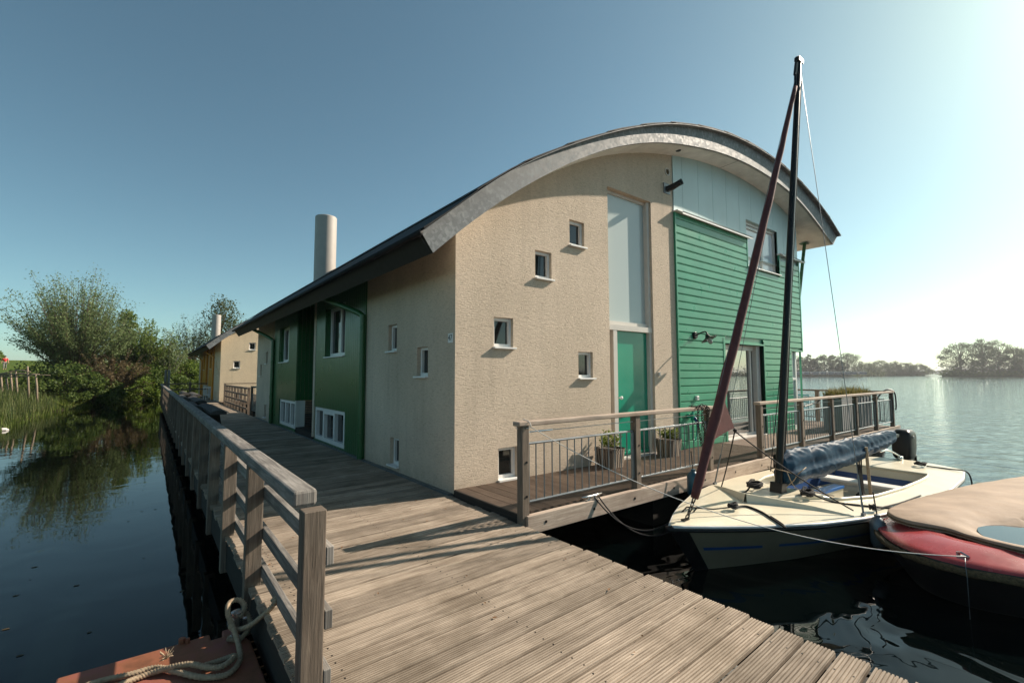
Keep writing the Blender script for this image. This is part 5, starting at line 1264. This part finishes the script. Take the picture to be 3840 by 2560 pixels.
shoots_tree('green_shrub', 'thin yellow green shrub leaning to the right beside the jetty end', (-2.2, 48.2, gz(-2.2, 48.2)), 0.5, 0.10, 40, 5.0, R(36), 0.17, 'leaf_willow', 'greybark', 80, 7, lean=(0.3, 0), lo=0.2, cat='shrub', r0=0.03)
shoots_tree('bare_tree', 'slender almost bare tree left of the cream houseboat chimney', (0.5, 57.5, gz(0.5, 57.5)), 1.8, 0.10, 46, 5.6, R(42), 0.15, 'leaf_birch', 'greybark', 55, 8, lo=0.3, r0=0.03)
round_tree('birch_tree', 'feathery pointed birch behind the cream houseboat chimney', (3.1, 55.8, gz(3.1, 55.8)), 9.2, 8.6, 0.19, 'leaf_birch', 80, 90, 9, 0.12, pointy=0.6, tr=0.12)
for i, (nm, lb, x, y, h, w, mt, nc, nl, sd_, cat) in enumerate([
    ('bush', 'rounded dark bush at the water edge in front of the willow', -7.5, 37.4, 2.2, 3.6, 'leaf_dark', 46, 150, 20, 'bush'),
    ('bush', 'dark bush growing around the foot of the willow', -8.4, 45.5, 2.4, 5.6, 'leaf_dark', 50, 160, 21, 'bush'),
    ('bush', 'low green bush overhanging the water below the brown shrub', -4.9, 45.2, 1.9, 4.0, 'leaf_green', 40, 140, 22, 'bush'),
    ('bush', 'green bush low on the bank near the end of the jetty', -3.2, 47.2, 2.3, 4.0, 'leaf_dark', 40, 140, 23, 'bush'),
    ('bush', 'bright green bush behind the low railing at the jetty end', -0.3, 51.0, 2.7, 4.2, 'leaf_green', 40, 150, 24, 'bush'),
    ('bush', 'broad green bush behind the orange wall of the cream houseboat', 2.6, 52.5, 3.2, 5.0, 'leaf_green', 44, 150, 25, 'bush'),
    ('bush', 'olive bush further back between the willow and the jetty end', -2.2, 54.0, 3.8, 5.5, 'leaf_brown', 40, 150, 26, 'bush'),
    ('bush', 'mid green bush filling the gap right of the young tree', -4.6, 52.0, 3.6, 4.5, 'leaf_dark', 40, 150, 27, 'bush'),
    ('bush', 'green bush on the crest of the dike at the left edge', -29.0, 133, 2.6, 5.0, 'leaf_green', 40, 120, 28, 'bush'),
    ('bush', 'small dark bush dipping into the water below the brown shrub', -6.3, 39.6, 1.7, 3.2, 'leaf_dark', 36, 130, 30, 'bush'),
    ('bush', 'dark bush hanging over the water under the thin yellow green shrub', -1.6, 45.9, 1.9, 3.6, 'leaf_dark', 36, 130, 31, 'bush'),
    ('bush', 'bright bush on the waterline between the two overhanging dark bushes', -3.6, 44.2, 1.5, 3.0, 'leaf_green', 34, 130, 32, 'bush'),
    ('bush', 'low bush on the bank behind the reeds', -9.6, 36.0, 1.4, 3.4, 'leaf_dark', 34, 130, 29, 'bush')]):
    round_tree(nm, lb, (x, y, gz(x, y)-0.15), h, w, 0.17 if y < 60 else 0.4, mt, nc, nl, sd_, 0.10, cat, VEG, 'bark', 0.06)
# bare twigs at the left edge
t = thing('bare_twig', 'few bare twigs reaching into the picture at the left edge', 'tree', (-10.6, 20.5, gz(-10.6, 20.5)), VEG)
mb = MB(); mb.tube([(-10.6, 20.5, gz(-10.6, 20.5)-.2), (-10.3, 20.4, 2.5), (-10.2, 20.3, 5.0)], [0.08, 0.06, 0.03], 7); obj('trunk', mb, 'greybark', t)
mb = MB()
for pts in ([(-10.2, 20.4, 3.2), (-9.3, 20.4, 4.4), (-8.75, 20.4, 4.9)], [(-10.25, 20.4, 2.8), (-9.3, 20.4, 3.25), (-8.6, 20.4, 3.42)], [(-10.2, 20.4, 4), (-9.4, 20.3, 4.15), (-8.7, 20.3, 4.35), (-8.75, 20.3, 4.6)], [(-10.2, 20.4, 3.4), (-9.2, 20.3, 3.2), (-8.5, 20.3, 2.95)]): mb.tube(smooth_path(pts, 6), 0.009, 5)
obj('branch', mb, 'greybark', t)
# reeds and tall grass on the near bank
mb = MB()
def blades(mb, n, region, hmin, hmax, w):
    for _ in range(n):
        x, y = region(); z = land_z(x, y)
        if z < ZW-0.12: continue
        h = random.uniform(hmin, hmax); a = random.random()*6.283; l = h*random.uniform(0.05, 0.45)
        p0 = Vector((x, y, z-0.05)); p1 = p0+Vector((math.cos(a)*l*0.35, math.sin(a)*l*0.35, h*0.6)); p2 = p0+Vector((math.cos(a)*l, math.sin(a)*l, h*0.97)); s = Vector((math.cos(a+1.5), math.sin(a+1.5), 0))*w; rn = random.random()
        mb.face([p0-s, p0+s, p1+s*0.7, p1-s*0.7], None, rn); mb.face([p1-s*0.7, p1+s*0.7, p2], None, rn)
blades(mb, 1700, lambda: (lambda y: (float(np.interp(y, [15, 20, 26, 34], [-9.6, -7.75, -7.8, -7.4]))-random.random()**1.5*2.6, y))(random.uniform(24, 34)), 0.4, 1.0, 0.012)
o = obj('reeds', mb, 'reed', None, weld=False); o['kind'] = 'stuff'; tag(o, 'tall green and straw coloured reeds along the canal bank', 'reeds')
mb = MB()
blades(mb, 9000, lambda: (lambda y: (float(np.interp(y, [10, 15, 20, 26, 32, 38, 43, 47], [-14, -9.6, -7.7, -7.75, -7.4, -6.3, -4.2, 3]))-random.random()*4.5+0.3, y))(random.uniform(14, 47)), 0.15, 0.55, 0.016)
blades(mb, 2500, lambda: (random.uniform(-6, 6), random.uniform(44.5, 50)), 0.2, 0.7, 0.02)
o = obj('bank_grass', mb, 'grassblade', None, weld=False); o['kind'] = 'stuff'; tag(o, 'uneven green grass on the canal bank', 'grass')
# crooked branch fence on the bank
t = thing('branch_fence', 'crooked fence of rough branches on the bank before the meadow', 'fence', (-9, 32.3, 0.2))
for a, b, r_ in (((-9.9, 32.9, 1.52), (-9.05, 32.3, 1.70), 0.04), ((-9.06, 32.28, 1.76), (-8.38, 31.76, 1.66), 0.035), ((-9.7, 32.8, 1.50), (-8.0, 31.5, 1.52), 0.045), ((-8.49, 31.86, 1.56), (-7.51, 31.11, 1.47), 0.03), ((-9.9, 32.9, 1.40), (-8.2, 31.6, 1.46), 0.03)):
    mb = MB(); m = (Vector(a)+Vector(b))/2+Vector((0, 0, random.uniform(-.05, .05))); mb.tube([a, m, b], [r_, r_, r_*0.7], 7); obj('rail', mb, 'branchwood', t, smooth=True)
for x, y, ztp in ((-9.66, 32.79, 1.6), (-9.23, 32.5, 1.6), (-9.0, 32.25, 1.72), (-8.49, 31.82, 1.97), (-9.4, 32.6, 1.3), (-8.1, 31.5, 1.5)):
    mb = MB(); mb.tube([(x+0.12, y, land_z(x, y)-0.2), (x+0.03, y, (ztp+0.3)/2), (x-0.04, y, ztp)], [0.055, 0.05, 0.04], 7); obj('post', mb, 'branchwood', t, smooth=True)
for i, (x, y) in enumerate(((-7.55, 21.1),)):
    mb = MB(); b = bmesh.new(); bmesh.ops.create_icosphere(b, subdivisions=2, radius=0.16)
    V = [Vector(v.co) for v in b.verts]
    for f_ in b.faces: mb.face([(x+V[v.index].x*1.3, y+V[v.index].y, ZW+0.03+V[v.index].z*0.5+0.03*noise.noise(V[v.index]*9)) for v in f_.verts])
    b.free(); tag(obj('stone', mb, 'brick', None, loc=(x, y, ZW)), 'pale stone at the water edge below the reeds', 'stone')

# person in red on the dike path
def person(x, y, z, h=1.80, face=0.0):
    t = thing('person', 'person in a red shirt and grey trousers walking on the dike', 'person', (x, y, z))
    rgt = Vector((math.cos(face), math.sin(face), 0)); fwd = Vector((-math.sin(face), math.cos(face), 0)); k_ = h/1.8
    J = lambda r_, f_, u: Vector((x, y, z)) + rgt*r_*k_ + fwd*f_*k_ + Vector((0, 0, u*k_))
    def skin(name, verts, edges, rad, mat, parent):
        me = bpy.data.meshes.new(name); me.from_pydata([tuple(v-OFF[parent]) for v in verts], edges, []); me.materials.append(M[mat]); o = bpy.data.objects.new(name, me); COL.objects.link(o); o.parent = parent; OFF[o] = OFF[parent]
        m = o.modifiers.new('skin', 'SKIN'); me.skin_vertices or None
        for i, r_ in enumerate(rad): me.skin_vertices[0].data[i].radius = (r_*k_, r_*k_)
        me.skin_vertices[0].data[0].use_root = True
        s_ = o.modifiers.new('sub', 'SUBSURF'); s_.levels = 2; s_.render_levels = 2; return o
    V = [J(0, 0, 0.98), J(0, 0, 1.2), J(0, 0.0, 1.42), J(0, 0.01, 1.52), J(0, 0.02, 1.62), J(0, 0.02, 1.74),
         J(0.10, 0, 0.92), J(0.11, 0.12, 0.50), J(0.11, 0.10, 0.07), J(0.11, 0.24, 0.03), J(-0.10, 0, 0.92), J(-0.11, -0.06, 0.50), J(-0.11, -0.26, 0.12), J(-0.11, -0.14, 0.04),
         J(0.19, 0, 1.42), J(0.27, -0.04, 1.14), J(0.29, 0.06, 0.90), J(0.29, 0.09, 0.80), J(-0.19, 0, 1.42), J(-0.28, 0.03, 1.14), J(-0.30, 0.14, 0.92), J(-0.30, 0.18, 0.83)]
    E_ = [(0, 1), (1, 2), (2, 3), (3, 4), (4, 5), (0, 6), (6, 7), (7, 8), (8, 9), (0, 10), (10, 11), (11, 12), (12, 13), (2, 14), (14, 15), (15, 16), (16, 17), (2, 18), (18, 19), (19, 20), (20, 21)]
    rad = [0.13, 0.12, 0.13, 0.055, 0.095, 0.085, 0.085, 0.058, 0.042, 0.035, 0.085, 0.058, 0.042, 0.035, 0.055, 0.042, 0.032, 0.034, 0.055, 0.042, 0.032, 0.034]
    body = skin('body', V, E_, rad, 'skin', t)
    skin('shirt', [J(0, 0, 1.0), J(0, 0, 1.2), J(0, 0, 1.40), J(0.19, 0, 1.42), J(0.26, -0.03, 1.2), J(-0.19, 0, 1.42), J(-0.265, 0.02, 1.2)], [(0, 1), (1, 2), (2, 3), (3, 4), (2, 5), (5, 6)], [0.155, 0.15, 0.155, 0.075, 0.062, 0.075, 0.062], 'redshirt', body)
    skin('trousers', [J(0, 0, 0.98), J(0.10, 0, 0.90), J(0.11, 0.12, 0.50), J(0.11, 0.10, 0.12), J(-0.10, 0, 0.90), J(-0.11, -0.06, 0.50), J(-0.11, -0.24, 0.16)], [(0, 1), (1, 2), (2, 3), (0, 4), (4, 5), (5, 6)], [0.145, 0.10, 0.075, 0.06, 0.10, 0.075, 0.06], 'trousers', body)
    mb = MB(); c = J(0, 0.0, 1.70); rows = []
    for i in range(6):
        a = math.pi*0.55*i/5; rows.append([c+rgt*(math.sin(a)*0.105*math.cos(b_))+fwd*(math.sin(a)*0.115*math.sin(b_))+Vector((0, 0, math.cos(a)*0.12)) for b_ in np.linspace(0, 6.283, 15)[:-1]])
    mb.grid(rows, 0, 0.5, True); obj('hair', mb, 'hair', t, smooth=True)
person(-17.9, 82.2, land_z(-17.9, 82.2), 1.82, R(195))

# small things lying about: weed on the canal, dry leaves on the boards
mb = MB()
for _ in range(70):
    y = 6.283*random.random(); cx, cy = random.choice(((-4.6, 2.0), (-5.2, 5.0), (-3.6, 1.0), (-6.5, 9.0), (-4.2, 6.5), (-3.2, 3.5), (-5.5, 0.5)))
    cx += random.gauss(0, 0.7); cy += random.gauss(0, 0.9); q = random.uniform(0.008, 0.03)
    mb.face([(cx+q*math.cos(y+a)*(1+0.5*math.sin(3*a)), cy+q*0.6*math.sin(y+a), ZW+0.004) for a in (0, 1.2, 2.2, 3.3, 4.5, 5.4)], None, random.random())
o = obj('floating_weed', mb, 'leaf_brown', None, weld=False); o['kind'] = 'stuff'; tag(o, 'bits of weed and leaves floating on the dark canal', 'weed')
mb = MB()
for _ in range(46):
    cx, cy = random.uniform(-2.35, -0.1), random.uniform(-4.6, 1.5); a0 = random.random()*6.283; q = random.uniform(0.008, 0.02)
    d = Vector((math.cos(a0), math.sin(a0), 0)); n_ = Vector((-d.y, d.x, 0)); c = Vector((cx, cy, ZJ+0.006))
    mb.face([c-d*q, c+n_*q*0.5+Vector((0, 0, 0.006)), c+d*q+Vector((0, 0, 0.003)), c-n_*q*0.5+Vector((0, 0, 0.005))], None, random.random())
o = obj('dry_leaves', mb, 'dryleaf', None, weld=False); o['kind'] = 'stuff'; tag(o, 'small dry brown leaves scattered on the jetty boards', 'leaves')

# ================================================================== FAR SHORES
def land_strip(name, pts, w, zt):
    """low bank along a polyline, thickness w going away from the viewer"""
    mb = MB(); rows = []
    for (x, y) in pts:
        v = Vector((x+3, y+5, 0)).normalized(); p = Vector((x, y, 0)); rows.append([(*(p-v*1.5).xy, ZW-0.6), (*p.xy, ZW+0.1), (*(p+v*3).xy, zt), (*(p+v*w).xy, zt+0.3), (*(p+v*(w+3)).xy, ZW-0.6)])
    mb.grid(rows); structure(obj(name, mb, 'meadow', smooth=True))
land_strip('far_shore', [(330, 190), (388, 147), (400, 138), (415, 126), (430, 112), (500, 114), (525, 95)], 60, 0.5)
land_strip('island', [(399, 63), (408, 56), (420, 46), (428, 40), (436, 33), (444, 26), (452, 18), (462, 2), (470, -20)], 40, 0.8)
FAR = 'trees on the far shore'
for i, (lb, x, y, h, w, nc, nl, tf, mt) in enumerate([
    ('dark round tree at the houseboat end of the far shore', 394.4, 143, 14.4, 13, 40, 90, 0.22, 'leaf_far'), ('tall sparse tree second from the houseboat on the far shore', 399.5, 139, 16.0, 7, 22, 70, 0.35, 'leaf_far'),
    ('small tree third from the houseboat on the far shore', 402, 137, 12.8, 8, 26, 80, 0.25, 'leaf_far'), ('broad round tree in the middle of the caravan park', 408.5, 132, 15.2, 15, 46, 90, 0.2, 'leaf_far'),
    ('narrow tree between the two broad caravan park trees', 414.5, 128, 15.8, 8, 26, 80, 0.3, 'leaf_far'), ('slim pale tree in front of the biggest far shore tree', 419, 124, 11.2, 6.5, 28, 80, 0.12, 'leaf_far'),
    ('biggest broad dark tree of the far shore, behind the shroud', 424, 121, 16.6, 20, 56, 95, 0.18, 'leaf_far'), ('tree left of the houseboat edge on the far shore', 386, 150, 15.0, 14, 40, 90, 0.2, 'leaf_far'),
    ('round bushy tree right of the caravans on the far shore', 493, 118, 11.8, 19, 44, 90, 0.06, 'leaf_far'), ('tree in the low far shore wood left of its thinnest treetop', 503, 110.5, 10.5, 17, 40, 90, 0.06, 'leaf_far'),
    ('tree with the thin bare treetop near the end of the far shore', 511, 104, 10.2, 15, 34, 90, 0.08, 'leaf_far'), ('last low tree at the tip of the far shore', 520, 96.5, 8.6, 17, 36, 90, 0.06, 'leaf_far'),
    ('bushy tree just right of the caravan row on the far shore', 456, 117, 9.0, 20, 40, 90, 0.06, 'leaf_far')]):
    round_tree('deciduous_tree', lb, (x+4, y+1.5, 0.0), h, w, 0.6, mt, nc+24, nl, 100+i, tf*0.8, 'tree', FAR, 'bark', h*0.018)
for i, (lb, x, y, h, w, nc, nl) in enumerate([
    ('leftmost spreading tree on the island', 409, 56, 21.5, 22, 60, 80), ('tallest tree on the island', 420, 47.3, 23.5, 17, 50, 80), ('half bare tall tree between the tallest and the round island tree', 428.5, 41, 22.5, 17, 40, 60),
    ('rounder lower tree right of the half bare one on the island', 437, 34.5, 18.5, 19, 54, 90), ('island tree cut by the right edge of the picture', 445, 27, 17.5, 20, 54, 90), ('island tree beyond the right edge', 453, 16, 17, 20, 40, 80)]):
    round_tree('island_tree', lb, (x+5, y, -0.1), h, w, 0.62, 'leaf_far', nc+40, nl, 200+i, 0.10, 'tree', 'trees on the island', 'bark', h*0.02)
def undergrowth(name, label, pts, n, h, spread, sz, mat='leaf_far', seed=1):
    rg = np.random.default_rng(seed); P_ = np.array(pts); seg = rg.integers(0, len(P_)-1, n//40); f = rg.random(n//40); C = P_[seg]+(P_[seg+1]-P_[seg])*f[:, None]
    out = []
    for c in C:
        r_ = spread*(0.4+0.8*rg.random()); hh = h*(0.4+0.9*rg.random()); q = rg.normal(size=(40, 3))*np.array([r_*0.5, r_*0.5, hh*0.33]); q[:, 2] = np.abs(q[:, 2])+0.1; out.append(q+np.array([c[0]+4+rg.normal()*2, c[1]+rg.normal()*2, 0.1]))
    mb = MB(); leaf_cloud(mb, np.concatenate(out), sz, 1.6, rg); o = obj(name, mb, mat, None, weld=False); o['kind'] = 'stuff'; return tag(o, label, 'undergrowth')
undergrowth('shore_undergrowth', 'low scrub between the trees of the far shore', [(330, 190), (388, 147), (400, 138), (430, 112), (460, 116), (500, 114), (526, 95)], 9000, 4.2, 6, 0.9, seed=5)
undergrowth('island_undergrowth', 'dark scrub along the waterline of the island', [(401, 61), (408, 56), (428, 40), (444, 26), (462, 2), (470, -20)], 7000, 5.0, 5, 0.9, 'leaf_dark', seed=6)
# far woods: horizon strip, and the shore opposite that the patio glass mirrors
undergrowth('horizon_wood', 'pale distant wood on the horizon between shore and island', [(1250, 430), (1589, 282), (1640, 240), (1750, 120), (1700, -200)], 6000, 16, 26, 3.5, seed=8)
undergrowth('mirrored_wood', 'far wood on the opposite lake shore reflected in the patio glass', [(470, -20), (430, -160), (380, -260), (250, -360), (60, -420)], 14000, 9, 12, 1.3, seed=9)
land_strip('opposite_shore', [(470, -20), (430, -160), (380, -260), (250, -360), (60, -420)], 40, 0.6)
for i, (x, y, L, lb, w_) in enumerate([(381, 141, 5.5, 'leftmost white caravan behind the houseboat corner', 0), (386, 137.2, 5, 'low white caravan under the sparse tall tree', 1), (391, 133.2, 6, 'white caravan with long dark awning left of the broad middle tree', 0), (396, 129.4, 5, 'caravan under the broad middle tree', 1), (400, 126, 5.5, 'grey caravan right of the broad middle tree', 0),
                                  (404.5, 122.7, 6, 'bright white caravan under the slim pale tree', 1), (410, 118.2, 6.5, 'long white caravan below the biggest tree', 1), (413.5, 115.6, 5, 'small caravan beside the long white one', 0), (419, 111.2, 6.5, 'last white caravan right of the biggest tree', 1)]):
    L *= 0.72; t = thing('caravan', lb, 'caravan', (x, y, 0.5), 'caravans on the far shore'); dv = Vector((0.72, -0.69, 0)); nv = Vector((0.69, 0.72, 0))
    mb = MB(); mb.box(Vector((x, y, 1.75)), (L, 2.2, 1.7), (dv, nv, Vector((0, 0, 1)))); obj('body', mb, 'caravan', t, bevel=0.25)
    mb = MB(); mb.box(Vector((x, y, 1.35))-nv*1.9, (L*0.9, 1.6, 1.6), (dv, nv, Vector((0, 0, 1)))); obj('awning', mb, 'caravandark', t, bevel=0.1)
    mb = MB(); mb.box(Vector((x, y, 2.68))-nv*0.9, (L*1.02, 4.2, 0.30), (dv, nv, Vector((0, 0, 1)))); obj('roof', mb, 'white' if w_ else 'caravan', t)
    mb = MB(); mb.box(Vector((x, y, 2.0))-nv*1.11, (L*0.3, 0.03, 0.5), (dv, nv, Vector((0, 0, 1)))); obj('window', mb, 'glass', t)

# ---- the thin haze of the day: one closed box of air round the whole scene
mb = MB(); mb.bx(-6200, 6200, -6200, 6200, -3.0, 45.0)
hz = obj('haze', mb, 'glass', None); hz['kind'] = 'stuff'; hz.data.materials.clear()
hm = bpy.data.materials.new('haze'); hm.use_nodes = True; ht = hm.node_tree; ht.nodes.clear()
ho = ht.nodes.new('ShaderNodeOutputMaterial'); hv = ht.nodes.new('ShaderNodeVolumePrincipled')
hv.inputs['Color'].default_value = (0.93, 0.96, 1.0, 1); hv.inputs['Density'].default_value = 0.00025; hv.inputs['Anisotropy'].default_value = 0.3
ht.links.new(hv.outputs[0], ho.inputs['Volume']); hz.data.materials.append(hm)
tag(hz, 'thin pale haze over the lake', 'haze')
